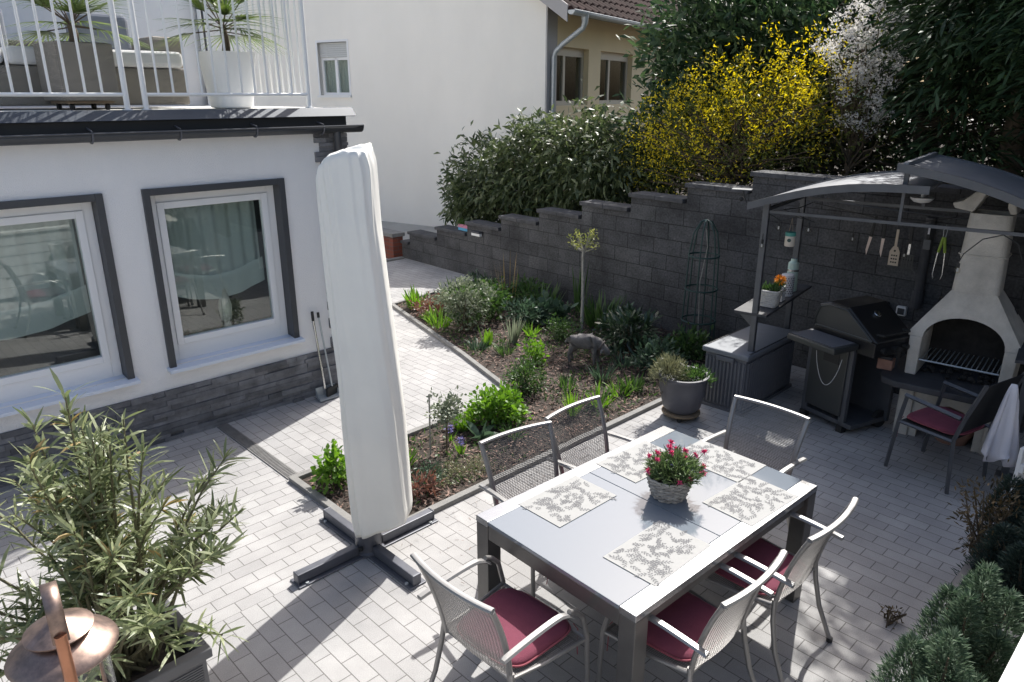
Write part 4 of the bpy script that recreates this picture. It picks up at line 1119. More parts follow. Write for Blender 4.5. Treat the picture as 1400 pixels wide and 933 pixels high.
# build as strips between outer and inner (resampled)
def resample(pl, n):
    pl = [Vector((a, b, 0)) for a, b in pl]; d = [0]
    for i in range(1, len(pl)): d.append(d[-1] + (pl[i] - pl[i - 1]).length)
    out = []
    for k in range(n):
        s = d[-1] * k / (n - 1)
        for i in range(1, len(pl)):
            if s <= d[i] + 1e-9:
                q = (s - d[i - 1]) / (d[i] - d[i - 1]); v = pl[i - 1].lerp(pl[i], q); out.append((v.x, v.y)); break
    return out
no = 41
ro = resample(outer, no); ri = resample(inner[::-1], no)
fx = lambda z, b=0: (max(0, z - .93) * .22) + b
front_o = [(fx(z), y, z) for y, z in ro]; front_i = [(fx(z), y, z) for y, z in ri]
back_o = [(.54 - max(0, z - .93) * .45, y, z) for y, z in ro]; back_i = [(.50, y, z) for y, z in ri]
mid_i = [(fx(z) + .07, y, z) for y, z in ri]
hd.grid([mid_i, front_i, front_o, back_o])
hd.build('hood', M_conc, FP, smooth=True)
MB().bb(.42, .50, -.289, .289, .561, 1.15).build('firebox_back', M_sootshade, FP)
m = MB()
for k in range(16): m.tube([(.02, -.27 + k * .036, .70), (.42, -.27 + k * .036, .70)], .004, 5)
m.tube([(.01, -.285, .70), (.01, .285, .70)], .008, 6); m.build('grill_rack', M_zinc, FP)
m = MB()
rr = random.Random(4)
for k in range(46): m.ball((rr.uniform(.05, .4), rr.uniform(-.25, .25), .575 + rr.uniform(0, .03)), rr.uniform(.015, .035), 6, .7)
tag(m.build('ash', M_sootshade, FP), kind='stuff')
def rrect(hx0, hx1, hy, r, z, n=6):
    pts = []
    for (cx, cy, a0) in [(hx1 - r, hy - r, 0), (hx0 + r, hy - r, 90), (hx0 + r, -hy + r, 180), (hx1 - r, -hy + r, 270)]:
        for k in range(n + 1):
            a_ = R(a0 + 90 * k / n); pts.append((cx + r * math.cos(a_), cy + r * math.sin(a_), z))
    return pts
m = MB(); m.grid([rrect(.075, .37, .165, .05, 1.305), rrect(.08, .37, .155, .05, 1.60), rrect(.085, .36, .145, .05, 1.93), rrect(.105, .34, .125, .04, 1.93), rrect(.105, .34, .125, .04, 1.80)], closed=True)
ch_ = m.build('chimney', M_conc, FP, smooth=True)
MB().add(rrect(.105, .34, .125, .04, 1.82), [tuple(range(28))]).build('flue', M_sootshade, ch_)
m = MB(); m.grid([rrect(.075, .372, .168, .05, 1.60), rrect(.072, .375, .170, .05, 1.606), rrect(.075, .372, .166, .05, 1.612)], closed=True); m.build('joint_band', M_conc, ch_, smooth=True)
m = MB(); m.prism([(.07, .12, 1.94), (.07, .25, 1.96), (.07, .27, 2.0), (.07, .20, 2.02), (.07, .13, 2.09), (.07, .04, 2.11), (.07, .08, 2.02)], (.29, 0, 0)); m.build('cowl', M_conc, FP, bevel=.01)
m = MB(); m.prism([(.07, -.13, 1.94), (.07, -.17, 1.95), (.07, -.15, 2.02), (.07, -.10, 2.06), (.07, -.10, 1.99)], (.29, 0, 0)); m.build('cowl', M_conc, FP, bevel=.01)
t = thing('clay_box', 'small clay coloured box of firelighters on the left of the hearth slab', 'box', (6.42, 1.97, .565), R(6))
MB().bb(-.06, .06, -.06, .06, 0, .09).build('box', M_terra, t, bevel=.005); MB().bb(-.065, .065, -.05, .05, .091, .12).build('contents', M_slate, t, bevel=.01)
MB().bb(6.36, 6.48, 1.93, 2.02, 0, .0).build('x', None) if False else None
t = thing('clay_bowl', 'brown bowl standing below the hearth slab of the barbecue', 'bowl', (6.62, 1.42, 0))
MB().lathe([(.12, 0), (.20, .20), (.22, .24), (.20, .24), (.12, .06), (0, .05)], 24).build('bowl', M_terra, t, smooth=True)
m = MB().tube([(.19, -.02, .24), (.26, -.04, .28)], .012, 6).build('handle', M_black, t)

# dark chair in front of the barbecue
DC = thing('dark_chair', 'dark square tube garden chair in front of the barbecue', 'chair', (5.92, 1.34, 0), R(-14))
for s in (-1, 1):
    MB().tube([(s * .25, .24, 0), (s * .25, .20, .42), (s * .25, .17, .635)], .0165, 4).build('leg', M_gaz, DC)
    MB().tube([(s * .25, -.25, 0), (s * .25, -.22, .43)], .0165, 4).build('leg', M_gaz, DC)
    MB().tube([(s * .25, .185, .635), (s * .25, -.24, .60)], .018, 4).build('armrest', M_gaz, DC)
    MB().tube([(s * .25, -.215, .40), (s * .25, -.27, .62), (s * .25, -.36, .90)], .016, 4).build('back_stile', M_gaz, DC)
    MB().tube([(s * .25, .20, .41), (s * .25, -.22, .41)], .014, 4).build('side_rail', M_gaz, DC)
MB().prism([(-.235, -.232, .47), (.235, -.232, .47), (.235, -.362, .89), (-.235, -.362, .89)], (0, .006, .002)).build('backrest', mat('black textile', (.022, .022, .024), .8), DC)
MB().bb(-.236, .236, -.20, .20, .405, .413).build('seat', bpy.data.materials['black textile'], DC)
k = copy_tree(cu0); k.location = (5.92 + .01, 1.33, .418); k.rotation_euler = (0, 0, R(-14)); k['label'] = 'burgundy cushion on the dark square tube chair'
# towel
tw = thing('towel', 'white towel hanging from the right gazebo shelf beside the dark chair', 'towel', (5.70, .915, .34))
P = []
for i in range(16):
    t_ = i / 15; z = .58 * (1 - t_); wdt = .015 + .075 * t_ ** .8
    P.append([(.03 * math.sin(a_ * 3) * t_ + wdt * math.cos(a_) * .45 + .025 * t_, wdt * math.sin(a_) * (1 + .35 * math.sin(5 * a_ + 2 * t_)), z + (.05 * math.sin(a_ * 2.0) if i == 15 else 0)) for a_ in np.linspace(0, 2 * math.pi, 25)[:-1]])
MB().grid(P, closed=True).build('cloth', M_towel, tw, smooth='all', solid=.003)

# pot on trolley
PP = thing('plant_pot', 'round dark grey glazed plant pot on a wooden trolley', 'plant pot', (5.36, 3.30, 0))
MB().lathe([(.13, .075), (.17, .12), (.205, .28), (.215, .39), (.225, .40), (.225, .425), (.20, .425), (.195, .38), (0, .37)], 32).build('pot', M_potg, PP, smooth=True)
MB().lathe([(.17, .05), (.175, .055), (.175, .07), (.16, .074), (0, .074)], 20).build('trolley', M_wood, PP)
for k in range(4):
    a_ = k * math.pi / 2 + .5; MB().ball((.13 * math.cos(a_), .13 * math.sin(a_), .024), .024, 10).build('caster', M_black, PP)
def in_pot(name, lab, cat, loc, ell, n, L, W, m_, zb, droop, seed=0):
    t = thing(name, lab, cat, loc)
    u = rdir(n, zb); P = u * np.array(ell) * rng.uniform(.35, 1, n)[:, None]; P[:, 2] = np.abs(P[:, 2])
    V1, F1 = strap(P, nrm(u + rng.normal(0, .35, (n, 3)) + [0, 0, .6]), rng.uniform(L * .6, L * 1.2, n), W, droop, 2, 1.0); npmesh('foliage', V1, F1, m_, t)
    m = MB()
    for k in range(8): m.tube([(0, 0, 0), tuple(np.array(ell) * rdir(1, .6)[0] * .8)], .004, 5)
    m.build('stems', M_stem, t); return t
in_pot('heather', 'grey green heather tuft in the left of the round plant pot', 'heather', (5.28, 3.40, .36), (.19, .17, .22), 1500, .06, .008, L_heath, .5, .1)
in_pot('creeper', 'dark trailing green plant in the right of the round plant pot', 'pot plant', (5.44, 3.22, .36), (.17, .17, .12), 700, .045, .014, L_mid, .4, .4)

# obelisk trellis
OB = thing('obelisk_trellis', 'green wire obelisk trellis standing in front of the block wall', 'trellis', (7.12, 4.25, 0))
m = MB()
for k in range(6):
    a_ = k * math.pi / 3 + .3
    m.tube([(.20 * math.cos(a_), .20 * math.sin(a_), 0), (.165 * math.cos(a_), .165 * math.sin(a_), 1.15), (.13 * math.cos(a_), .13 * math.sin(a_), 1.36), (.06 * math.cos(a_), .06 * math.sin(a_), 1.48), (0, 0, 1.50)], .009, 6)
m.build('uprights', M_green, OB, smooth=True)
for z, r_ in ((.35, .19), (.72, .18), (1.10, .167)):
    MB().tube([(r_ * math.cos(q), r_ * math.sin(q), z) for q in np.linspace(0, 2 * math.pi, 33)], .010, 6, caps=False).build('hoop', M_green, OB, smooth='all')
m = MB().tube([(.02, 0, 0), (.03, .02, .4), (-.02, .01, .8), (.03, -.02, 1.2), (.0, 0, 1.4)], .006, 6); m.build('dry_stem', M_stemg, OB)

# garden animal figure (grazing lamb)
def skin_mesh(name, verts, edges, radii, m_, parent, sub=2):
    me = bpy.data.meshes.new(name); me.from_pydata(verts, edges, []); o = bpy.data.objects.new(name, me); col.objects.link(o)
    o.modifiers.new('skin', 'SKIN'); o.modifiers['skin'].use_smooth_shade = True
    for i, r_ in enumerate(radii):
        r2 = r_ if isinstance(r_, tuple) else (r_, r_)
        me.skin_vertices[0].data[i].radius = r2
    me.skin_vertices[0].data[0].use_root = True
    s = o.modifiers.new('sub', 'SUBSURF'); s.levels = sub; s.render_levels = sub
    me.materials.append(m_); o.parent = parent
    return o
LB = thing('lamb_figure', 'grey stone lamb figure with its head down in the bed', 'garden figure', (5.78, 4.82, .01), R(-62))
v = [(0, 0, .255), (.09, 0, .26), (.155, 0, .25), (.205, 0, .205), (.235, 0, .17), (.285, 0, .125), (-.09, 0, .265), (-.15, 0, .25), (-.19, 0, .25), (-.215, 0, .215),
     (.125, .045, .16), (.14, .048, .075), (.155, .048, .010), (.12, -.045, .16), (.12, -.048, .075), (.125, -.048, .010),
     (-.135, .045, .165), (-.155, .048, .085), (-.135, .048, .010), (-.135, -.045, .165), (-.165, -.048, .085), (-.145, -.048, .010)]
e = [(0, 1), (1, 2), (2, 3), (3, 4), (4, 5), (0, 6), (6, 7), (7, 8), (8, 9), (1, 10), (10, 11), (11, 12), (1, 13), (13, 14), (14, 15), (6, 16), (16, 17), (17, 18), (6, 19), (19, 20), (20, 21)]
rd = [.078, .076, .060, .044, .046, .022, .080, .062, .022, .015, .030, .016, .017, .030, .016, .017, .034, .016, .017, .034, .016, .017]
skin_mesh('body', v, e, rd, M_fig, LB)
for s in (-1, 1):
    m = MB().tube([(.215, s * .035, .20), (.20, s * .075, .19), (.205, s * .095, .165)], [.012, .016, .006], 8, flat=(1, .5)).build('ear', M_fig, LB, smooth=True)
MB().tube([(.185 + .03 * math.cos(q), .054 * math.sin(q), .222 + .05 * math.cos(q)) for q in np.linspace(0, 2 * math.pi, 25)], .009, 6, caps=False).build('collar', mat('worn collar', (.10, .085, .08), .8), LB, smooth='all')

# ---------------------------------------------------------------- bed plants
def tuft(name, lab, cat, x, y, n, L, W, m_, spread=.6, droop=1.0, r=.06, prof='strap', segs=4, z=.01, group=None):
    t = thing(name, lab, cat, (x, y, z), 0, group)
    th = rng.uniform(0, 2 * math.pi, n); rr = r * np.sqrt(rng.uniform(0, 1, n))
    P = np.c_[rr * np.cos(th), rr * np.sin(th), np.zeros(n)]
    a = th + rng.normal(0, .5, n); s = rng.uniform(.1, spread, n)
    D = np.c_[np.cos(a) * s, np.sin(a) * s, np.ones(n)]
    V1, F1 = strap(P, D, rng.uniform(L * .55, L * 1.1, n), rng.uniform(W * .7, W * 1.2, n), rng.uniform(.3, 1, n) * droop, segs, .6, prof)
    npmesh('leaves', V1, F1, m_, t); return t
def shrub(name, lab, cat, x, y, ells, ncl, per, sig, L, W, m_, stems=8, z=.01, dr=.2, up=.3, roll=1.0, segs=2, group=None, outw=.8, rnd=.6):
    t = thing(name, lab, cat, (x, y, z), 0, group)
    P, O, C, E_ = cloud(ells, ncl, per, sig); n = len(P)
    D = nrm(O * outw + rng.normal(0, rnd, (n, 3)) + [0, 0, up])
    V1, F1 = strap(P, D, rng.uniform(L * .6, L * 1.15, n), rng.uniform(W * .7, W * 1.15, n), dr, segs, roll)
    npmesh('foliage', V1, F1, m_, t)
    if stems:
        m = MB()
        for k in rng.choice(len(C), min(stems, len(C)), replace=False):
            c = C[k]; b = np.array([rng.normal(0, .02), rng.normal(0, .02), 0]); mid = (b + c) / 2 + rng.normal(0, .03, 3)
            m.tube([tuple(b), tuple(mid), tuple(c)], [.006, .005, .003], 5)
        m.build('stems', M_stem, t)
    return t
shrub('hydrangea', 'young bright green hydrangea at the bed corner beside the parasol', 'hydrangea', 2.42, 4.40, [(0, 0, .15, .13, .13, .13)], 22, 16, .035, .055, .04, L_bri, 8)
shrub('celandine_clump', 'broad clump of bright green leaves behind the left chairs', 'perennial', 4.10, 4.38, [(0, 0, .12, .28, .22, .15)], 70, 22, .04, .05, .036, L_bri, 12)
shrub('box_shrub', 'small loose olive green shrub at the paving corner', 'shrub', 4.72, 4.66, [(0, 0, .16, .2, .18, .16)], 60, 22, .035, .04, .016, L_mid, 16)
t = shrub('standard_rose', 'little variegated standard shrub tied to a grey stake', 'shrub', 3.35, 4.22, [(0, 0, .40, .12, .12, .11)], 34, 16, .03, .035, .022, L_silv, 0)
MB().tube([(0, 0, 0), (.01, 0, .34)], .008, 6).build('stem', M_stem, t); MB().tube([(-.13, .05, 0), (-.12, .05, .55)], .007, 6).build('stake', M_stemg, t)
tuft('grass_tuft', 'bright yellow green grass tuft beside the paving kerb', 'grass', 3.74, 4.48, 170, .17, .007, L_bri, .7, .8, .06)
tuft('ground_grass', 'green grassy clump at the right of the parasol cover', 'grass', 2.98, 4.30, 60, .16, .012, L_bri, .9, 1.2, .06)
for i, (x, y, lab) in enumerate([(3.50, 4.36, 'violet hyacinth flower beside the little stake'), (3.42, 4.12, 'violet hyacinth flower in front of the little standard shrub')]):
    t = tuft('hyacinth', lab, 'hyacinth', x, y, 9, .13, .018, L_bri, .7, .5, .015, group='violet hyacinths')
    n = 90; P = np.c_[rng.normal(0, .012, n), rng.normal(0, .012, n), rng.uniform(.09, .16, n)]; V1, F1 = strap(P, rdir(n, .1), .018, .012, 0, 1, 1.5, 'strap'); npmesh('flower', V1, F1, M_violet, t)
    MB().tube([(0, 0, 0), (0, 0, .15)], .005, 5).build('stem', L_bri, t)
tuft('lambs_ear', 'pale broad lying leaves behind the near chair', 'perennial', 3.72, 4.22, 9, .22, .07, L_blu, 1.6, 1.6, .03)
shrub('red_heuchera', 'reddish leaved low plant at the front of the bed', 'perennial', 2.80, 3.86, [(0, 0, .06, .12, .12, .07)], 18, 10, .03, .07, .022, L_red, 0)
tuft('seedling_tuft', 'small green tuft at the right foot of the parasol cover', 'perennial', 2.66, 4.0, 30, .15, .018, L_bri, .9, .9, .04)
shrub('lavender', 'dark grey lavender cushion in the front bed', 'lavender', 2.98, 3.95, [(0, 0, .06, .12, .12, .08)], 26, 24, .03, .03, .007, L_blu, 0)
shrub('thyme_mat', 'grey green low mat of creeping herbs at the bed edge', 'ground cover', 3.22, 3.86, [(0, 0, .02, .30, .16, .05)], 70, 22, .03, .022, .009, L_heath, 0)
tuft('bulb_leaves', 'narrow strap leaves beside the second chair', 'bulb plant', 4.68, 4.02, 34, .28, .014, L_bri, .6, .9, .06)
tuft('bulb_leaves', 'pair of arching pale green leaf tufts at the bed front', 'bulb plant', 5.00, 3.95, 26, .24, .02, L_bri, .9, 1.0, .07)
tuft('bulb_leaves', 'grey green bulb leaves in front of the lamb figure', 'bulb plant', 5.55, 4.38, 40, .20, .014, L_blu, .9, .9, .08)
tuft('bulb_leaves', 'dark green leaf clump in front of the round plant pot', 'bulb plant', 5.55, 3.98, 50, .18, .02, L_mid, 1.0, 1.0, .1)
t = shrub('rose_bush', 'pale variegated rose bush beside the sunny path', 'rose', 5.62, 6.62, [(0, 0, .42, .36, .36, .22), (.05, .0, .2, .25, .25, .18)], 150, 14, .04, .045, .03, L_silv, 22)
n = 300; u = rdir(n, .2); V1, F1 = strap(u * [.25, .25, .2] + [0, 0, .34], u, .045, .03, .2, 2); npmesh('lower_leaves', V1, F1, L_mid, t)
tuft('tulip_clump', 'tulip leaves at the far end of the sunny path', 'tulip', 5.78, 7.86, 46, .30, .035, L_bri, .55, .6, .10)
shrub('brown_spurge', 'reddish brown leaved plant at the path edge beyond the rose', 'perennial', 5.72, 7.42, [(0, 0, .12, .26, .24, .13)], 60, 14, .04, .05, .024, L_red, 0)
tuft('tulip_clump', 'light green tulip leaves beside the rose bush', 'tulip', 5.48, 6.98, 60, .28, .018, L_bri, .8, .9, .13)
tuft('tulip_clump', 'dark tulip leaves at the back of the bed by the path', 'tulip', 6.5, 7.75, 60, .34, .022, L_mid, .6, .7, .25)
shrub('hellebore', 'dark hellebore clump behind the rose bush', 'hellebore', 6.15, 6.85, [(0, 0, .2, .3, .28, .2)], 70, 14, .05, .08, .035, L_mid, 10)
tuft('silver_spikes', 'upright silver leaved spikes in the middle of the bed', 'perennial', 5.70, 5.86, 26, .36, .022, L_silv, .5, .5, .05)
tuft('tulip_clump', 'pair of broad upright tulip leaves in front of the silver spikes', 'tulip', 5.42, 6.02, 10, .24, .05, L_bri, .35, .3, .05)
shrub('young_hydrangea', 'bright yellow green sapling left of the lamb figure', 'sapling', 5.40, 5.20, [(0, 0, .12, .14, .14, .13), (0.03, .1, .28, .04, .04, .05)], 24, 12, .03, .05, .036, L_bri, 8)
shrub('euphorbia', 'low olive green mound behind the lamb figure', 'euphorbia', 6.25, 5.55, [(0, 0, .12, .2, .2, .13)], 50, 16, .035, .05, .014, L_mid, 6)
shrub('brunnera', 'round blue green leaves beside the block wall', 'perennial', 6.65, 6.10, [(0, 0, .13, .26, .24, .12)], 26, 7, .05, .12, .10, L_blu, 0, roll=.5)
tuft('iris_clump', 'iris sword leaves between the young tree and the wall', 'iris', 7.0, 5.55, 90, .42, .03, L_mid, .7, .8, .22)
tuft('iris_clump', 'dark iris leaves left of the young tree', 'iris', 6.95, 6.55, 60, .40, .028, L_mid, .6, .7, .2)
tuft('iris_clump', 'tall narrow leaves against the block wall', 'iris', 7.25, 6.15, 16, .70, .022, L_mid, .2, .2, .06)
shrub('rhododendron', 'low dark rhododendron with whorled leaves behind the lamb figure', 'rhododendron', 6.45, 4.72, [(0, 0, .25, .36, .36, .22)], 60, 12, .03, .13, .036, L_rho, 20, outw=1.0, rnd=.5, roll=.5, dr=.4)
shrub('fern_clump', 'dark leafy clump at the foot of the obelisk', 'perennial', 6.75, 4.15, [(0, 0, .12, .25, .25, .14)], 40, 14, .05, .08, .03, L_mid, 0)
tuft('dry_stalks', 'bare dry stalks standing at the back of the bed', 'dry stalks', 6.75, 7.05, 12, .75, .010, L_dry, .25, .1, .16, segs=3)
shrub('pale_shrub', 'dull green leafy clump at the back behind the rose bush', 'perennial', 6.7, 7.15, [(0, 0, .15, .3, .3, .16)], 50, 14, .05, .07, .028, L_mid, 0)
for i, (x, y, lab) in enumerate([(6.15, 7.35, 'dark green perennial clump at the back of the bed behind the brown spurge'), (6.9, 7.75, 'dark green perennial clump at the far corner of the bed by the wall'), (6.35, 6.35, 'dark green perennial clump between the rose bush and the round leaves'), (7.15, 7.0, 'dark green perennial clump at the wall beside the dry stalks'), (6.9, 5.15, 'dark green perennial clump between the young tree and the rhododendron'), (6.2, 4.15, 'dark green perennial clump between the lamb figure and the plant pot')]):
    shrub('perennial_clump', lab, 'perennial', x, y, [(0, 0, .13, .26, .26, .15)], 46, 13, .045, .085, .03, [L_mid, L_rho, L_blu][i % 3], 0, group='green perennial clumps at the back of the bed')
for i, (x, y, lab) in enumerate([(5.55, 7.25, 'bright strap leaf tuft between the spurge and the rose bush'), (5.35, 5.62, 'low bright tuft at the sunny edge of the bed'), (5.22, 5.95, 'small bright tuft right at the path kerb'), (6.05, 5.9, 'grey green tuft beside the silver spikes'), (5.1, 4.45, 'low dark tuft in the shaded middle of the bed'), (6.0, 4.45, 'strap leaf tuft under the rhododendron'), (5.35, 4.0, 'strap leaf tuft near the front kerb left of the pot'), (3.95, 4.05, 'low green tuft behind the near left chair'), (2.75, 4.45, 'small green tuft beside the parasol at the path kerb')]):
    tuft('leaf_tuft', lab, 'perennial', x, y, 44, .17, .014, [L_bri, L_mid, L_blu][i % 3], 1.0, 1.0, .08, group='leaf tufts scattered in the bed')
# scattered small weeds as ground cover
n = 4200; pts = []
while len(pts) < n:
    x, y = random.uniform(2.3, 7.4), random.uniform(3.7, 8.3)
    if in_bed(x, y, .08) and math.sin(x * 3.1 + 1) * math.sin(y * 2.7) > -.1 and random.random() < (1 if x > 5 else .75): pts.append((x, y, .02))
V1, F1 = strap(np.array(pts), rdir(n, .8), rng.uniform(.02, .06, n), rng.uniform(.008, .02, n), .6, 2); tag(npmesh('ground_cover', V1, F1, L_mid), kind='stuff')
# young standard tree
YT = thing('young_tree', 'slim young standard tree with a small pollarded crown in the bed', 'tree', (6.49, 5.47, 0))
m = MB().tube([(0, 0, 0), (.01, 0, .5), (.0, .01, 1.0), (0, 0, 1.06)], [.022, .019, .017, .022], 10); m.build('trunk', M_stemg, YT, smooth=True)
m = MB(); tips = []
for k in range(11):
    a_ = k * 2.4; el = rng.uniform(.25, 1.1); L_ = rng.uniform(.14, .26)
    p1 = np.array([0, 0, 1.05]); d = np.array([math.cos(a_) * math.cos(el), math.sin(a_) * math.cos(el), math.sin(el)])
    p2 = p1 + d * L_ * .6; p3 = p2 + (d + [0, 0, .5]) * L_ * .5; tips += [p2, p3, (p2 + p3) / 2]; m.tube([tuple(p1), tuple(p2), tuple(p3)], [.010, .007, .004], 6)
m.build('branches', M_stemg, YT)
tips = np.array(tips); P = np.repeat(tips, 9, 0) + rng.normal(0, .018, (len(tips) * 9, 3)); V1, F1 = strap(P, rdir(len(P), .6), rng.uniform(.02, .045, len(P)), .018, .2, 2)
npmesh('crown', V1, F1, leafmat('spring leaf', (.16, .19, .05), (.33, .34, .12), .4), YT)

# ---------------------------------------------------------------- hillside shrubs and trees
def tree(name, lab, cat, base, ells, ncl, per, sig, L, W, m_, up=.1, dr=.3, outw=.9, rnd=.6, trunk=.06, nst=10, mst=None, segs=2, roll=1.0, group=None, shell=.45):
    t = thing(name, lab, cat, base, 0, group)
    b = np.array(base)
    el = [(e[0] - b[0], e[1] - b[1], e[2] - b[2], *e[3:6]) for e in ells]
    P, O, C, E_ = cloud(el, ncl, per, sig, shell); n = len(P)
    D = nrm(O * outw + rng.normal(0, rnd, (n, 3)) + [0, 0, up])
    V1, F1 = strap(P, D, rng.uniform(L * .6, L * 1.2, n), rng.uniform(W * .7, W * 1.2, n), dr, segs, roll)
    npmesh('crown', V1, F1, m_, t)
    m = MB(); top = max(e[2] for e in el)
    m.tube([(0, 0, -.2), (.03, .02, top * .5), (0, 0, top)], [trunk, trunk * .75, trunk * .4], 8)
    for k in rng.choice(len(C), min(nst, len(C)), replace=False):
        c = C[k]; s = np.array([0, 0, min(top, max(.1, c[2] * .5))]); m.tube([tuple(s), tuple((s + c) / 2 + rng.normal(0, .06, 3)), tuple(c)], [trunk * .35, trunk * .22, trunk * .1], 5)
    m.build('trunk', mst or M_stem, t, smooth=True)
    return t, C
tree('laurel_hedge', 'broad laurel hedge with long glossy leaves above the stepped wall', 'hedge', (8.9, 8.6, .7), [(8.75, 9.5, 1.25, .75, .85, .85), (8.85, 8.6, 1.5, .8, .9, .95), (8.8, 7.6, 1.7, .75, .9, .95), (8.8, 6.9, 1.8, .75, .7, .72), (8.6, 9.9, .9, .5, .5, .6)], 700, 24, .11, .15, .046, L_laur, up=-.35, dr=.9, trunk=.07, nst=60, rnd=.7)
tree('evergreen_tree', 'large dark evergreen rising behind the yellow forsythia', 'tree', (10.2, 6.0, 1.2), [(10.3, 6.2, 3.2, 1.2, .95, 1.9), (10.4, 5.2, 3.0, 1.1, 1.2, 1.55), (10.5, 4.2, 3.0, 1.1, 1.0, 1.6), (9.6, 6.5, 2.3, .7, .65, .95)], 950, 20, .16, .17, .06, L_dark, dr=.4, trunk=.14, nst=40)
FT, C = tree('forsythia', 'yellow flowering forsythia arching over the block wall', 'forsythia', (8.75, 4.9, 1.5), [(8.75, 5.7, 2.1, .7, .7, .75), (8.75, 4.9, 2.4, .75, .8, .85), (8.75, 4.1, 2.5, .7, .6, .75), (8.9, 6.2, 1.8, .5, .5, .6)], 420, 18, .11, .06, .022, L_yelg, dr=.3, trunk=.05, nst=140, rnd=.8)
b = np.array([8.75, 4.9, 1.5])
P, O, C, E_ = cloud([(e[0] - b[0], e[1] - b[1], e[2] - b[2], *e[3:]) for e in [(8.6, 5.6, 2.2, .75, .75, .75), (8.6, 4.9, 2.5, .8, .85, .85), (8.6, 4.1, 2.75, .75, .65, .8), (8.7, 6.2, 1.9, .5, .5, .6), (8.45, 5.0, 1.75, .4, 1.1, .4)]], 230, 60, .045, .38)
dirs = np.repeat(nrm(np.c_[rng.normal(0, .45, 230), rng.normal(0, .45, 230), np.full(230, 1.0)]), 60, 0)
P = P + dirs * rng.uniform(-.26, .26, len(P))[:, None]
keep = rng.uniform(0, 1, len(P)) < np.clip(.22 + .45 * (P[:, 2] - .3), .16, .9); P = P[keep]
V1, F1 = strap(P, rdir(len(P)), rng.uniform(.026, .052, len(P)), .030, 0, 1, 1.5, 'strap'); npmesh('flowers', V1, F1, L_yel, FT)
BT, C = tree('blossom_tree', 'white blossoming shrub between the forsythia and the conifer', 'blossom shrub', (9.0, 3.55, 1.6), [(9.0, 3.55, 3.1, .55, .5, .75), (8.9, 3.35, 2.4, .4, .4, .5)], 120, 8, .1, .05, .02, L_yelg, trunk=.05, nst=70)
P, O, C, E_ = cloud([(-.1, -.05, 1.75, .5, .5, .55), (-.15, -.15, 1.15, .28, .3, .4)], 120, 36, .04)
V1, F1 = strap(P, rdir(len(P)), rng.uniform(.024, .045, len(P)), .034, 0, 1, 1.5, 'strap'); npmesh('flowers', V1, F1, L_whi, BT)
tree('undergrowth', 'brown green undergrowth between the forsythia and the gazebo roof', 'undergrowth', (9.5, 3.0, 1.6), [(9.4, 4.6, 1.9, .6, 1.2, .6), (9.4, 3.0, 2.0, .6, 1.2, .7), (9.5, 1.2, 2.1, .6, 1.4, .8), (9.8, -.8, 2.2, .6, 1.4, .9), (10.3, .4, 3.1, .5, 1.8, 1.2), (10.3, 2.2, 3.0, .5, 1.0, 1.1)], 760, 20, .12, .08, .03, leafmat('undergrowth leaf', (.03, .032, .014), (.085, .075, .035), .2), trunk=.04, nst=80)
# big conifer: drooping sprays
def conifer(name, lab, base, ells, ncl, per, L, W, sig, nst=40, m_=None):
    t = thing(name, lab, 'conifer', base); b = np.array(base)
    el = [(e[0] - b[0], e[1] - b[1], e[2] - b[2], *e[3:6]) for e in ells]
    P, O, C, E_ = cloud(el, ncl, per, sig, .5); n = len(P)
    O2 = O.copy(); O2[:, 2] = 0
    D = nrm(nrm(O2) * .9 + rng.normal(0, .35, (n, 3)) + [0, 0, -.25])
    V1, F1 = strap(P, D, rng.uniform(L * .6, L * 1.2, n), rng.uniform(W * .7, W * 1.2, n), .7, 2, .5); npmesh('crown', V1, F1, m_ or L_con, t)
    m = MB(); top = max(e[2] + e[5] * .8 for e in el); m.tube([(0, 0, -.2), (0, 0, top)], [.14, .03], 10)
    for k in rng.choice(len(C), nst, replace=False):
        c = C[k]; m.tube([(0, 0, max(.1, c[2] + .1)), tuple(c)], [.025, .006], 5)
    m.build('trunk', M_stem, t, smooth=True)
conifer('conifer', 'huge dark conifer with drooping sprays above the gazebo', (9.3, 2.0, 1.6), [(8.95, 2.4, 3.6, 1.0, .9, 1.6), (8.9, 1.4, 3.9, 1.1, 1.0, 1.9), (8.9, .3, 4.0, 1.1, 1.2, 2.2), (9.25, 1.0, 5.1, 1.7, 2.0, .9), (9.6, 1.2, 6.3, 1.4, 1.8, .9), (9.2, -1.2, 4.6, 1.7, 1.4, 1.2), (9.0, -1.0, 3.0, 1.2, 1.0, 1.6), (8.0, .9, 3.3, .5, 1.2, .7), (7.9, 2.0, 4.95, .75, 1.0, .6), (7.9, .7, 4.95, .8, 1.0, .6), (8.0, -1.0, 5.0, 1.5, 1.6, 1.1), (7.7, -2.6, 4.2, 1.4, 1.2, 1.4)], 2750, 42, .17, .034, np.array([.17, .17, .10]), 90)  # crown parts above the view are added to deepen the terrace shade
conifer('conifer', 'unseen conifer added to shade the terrace from beyond its right edge', (6.2, -2.6, 0), [(6.2, -2.6, 2.6, 1.6, 1.3, 2.2), (6.4, -2.2, 4.2, 1.3, 1.3, 1.2), (4.6, -3.0, 2.5, 1.2, 1.2, 2.2)], 600, 26, .2, .05, np.array([.2, .2, .12]), 20)  # out of view, added to block sky and darken the right side
conifer('conifer', 'second dark conifer standing behind the blossom shrub', (10.9, 3.3, 1.8), [(10.9, 3.3, 4.0, 1.1, 1.2, 2.2), (11.0, 1.5, 4.5, 1.2, 1.2, 2.6)], 420, 24, .25, .05, np.array([.2, .2, .12]), 20)
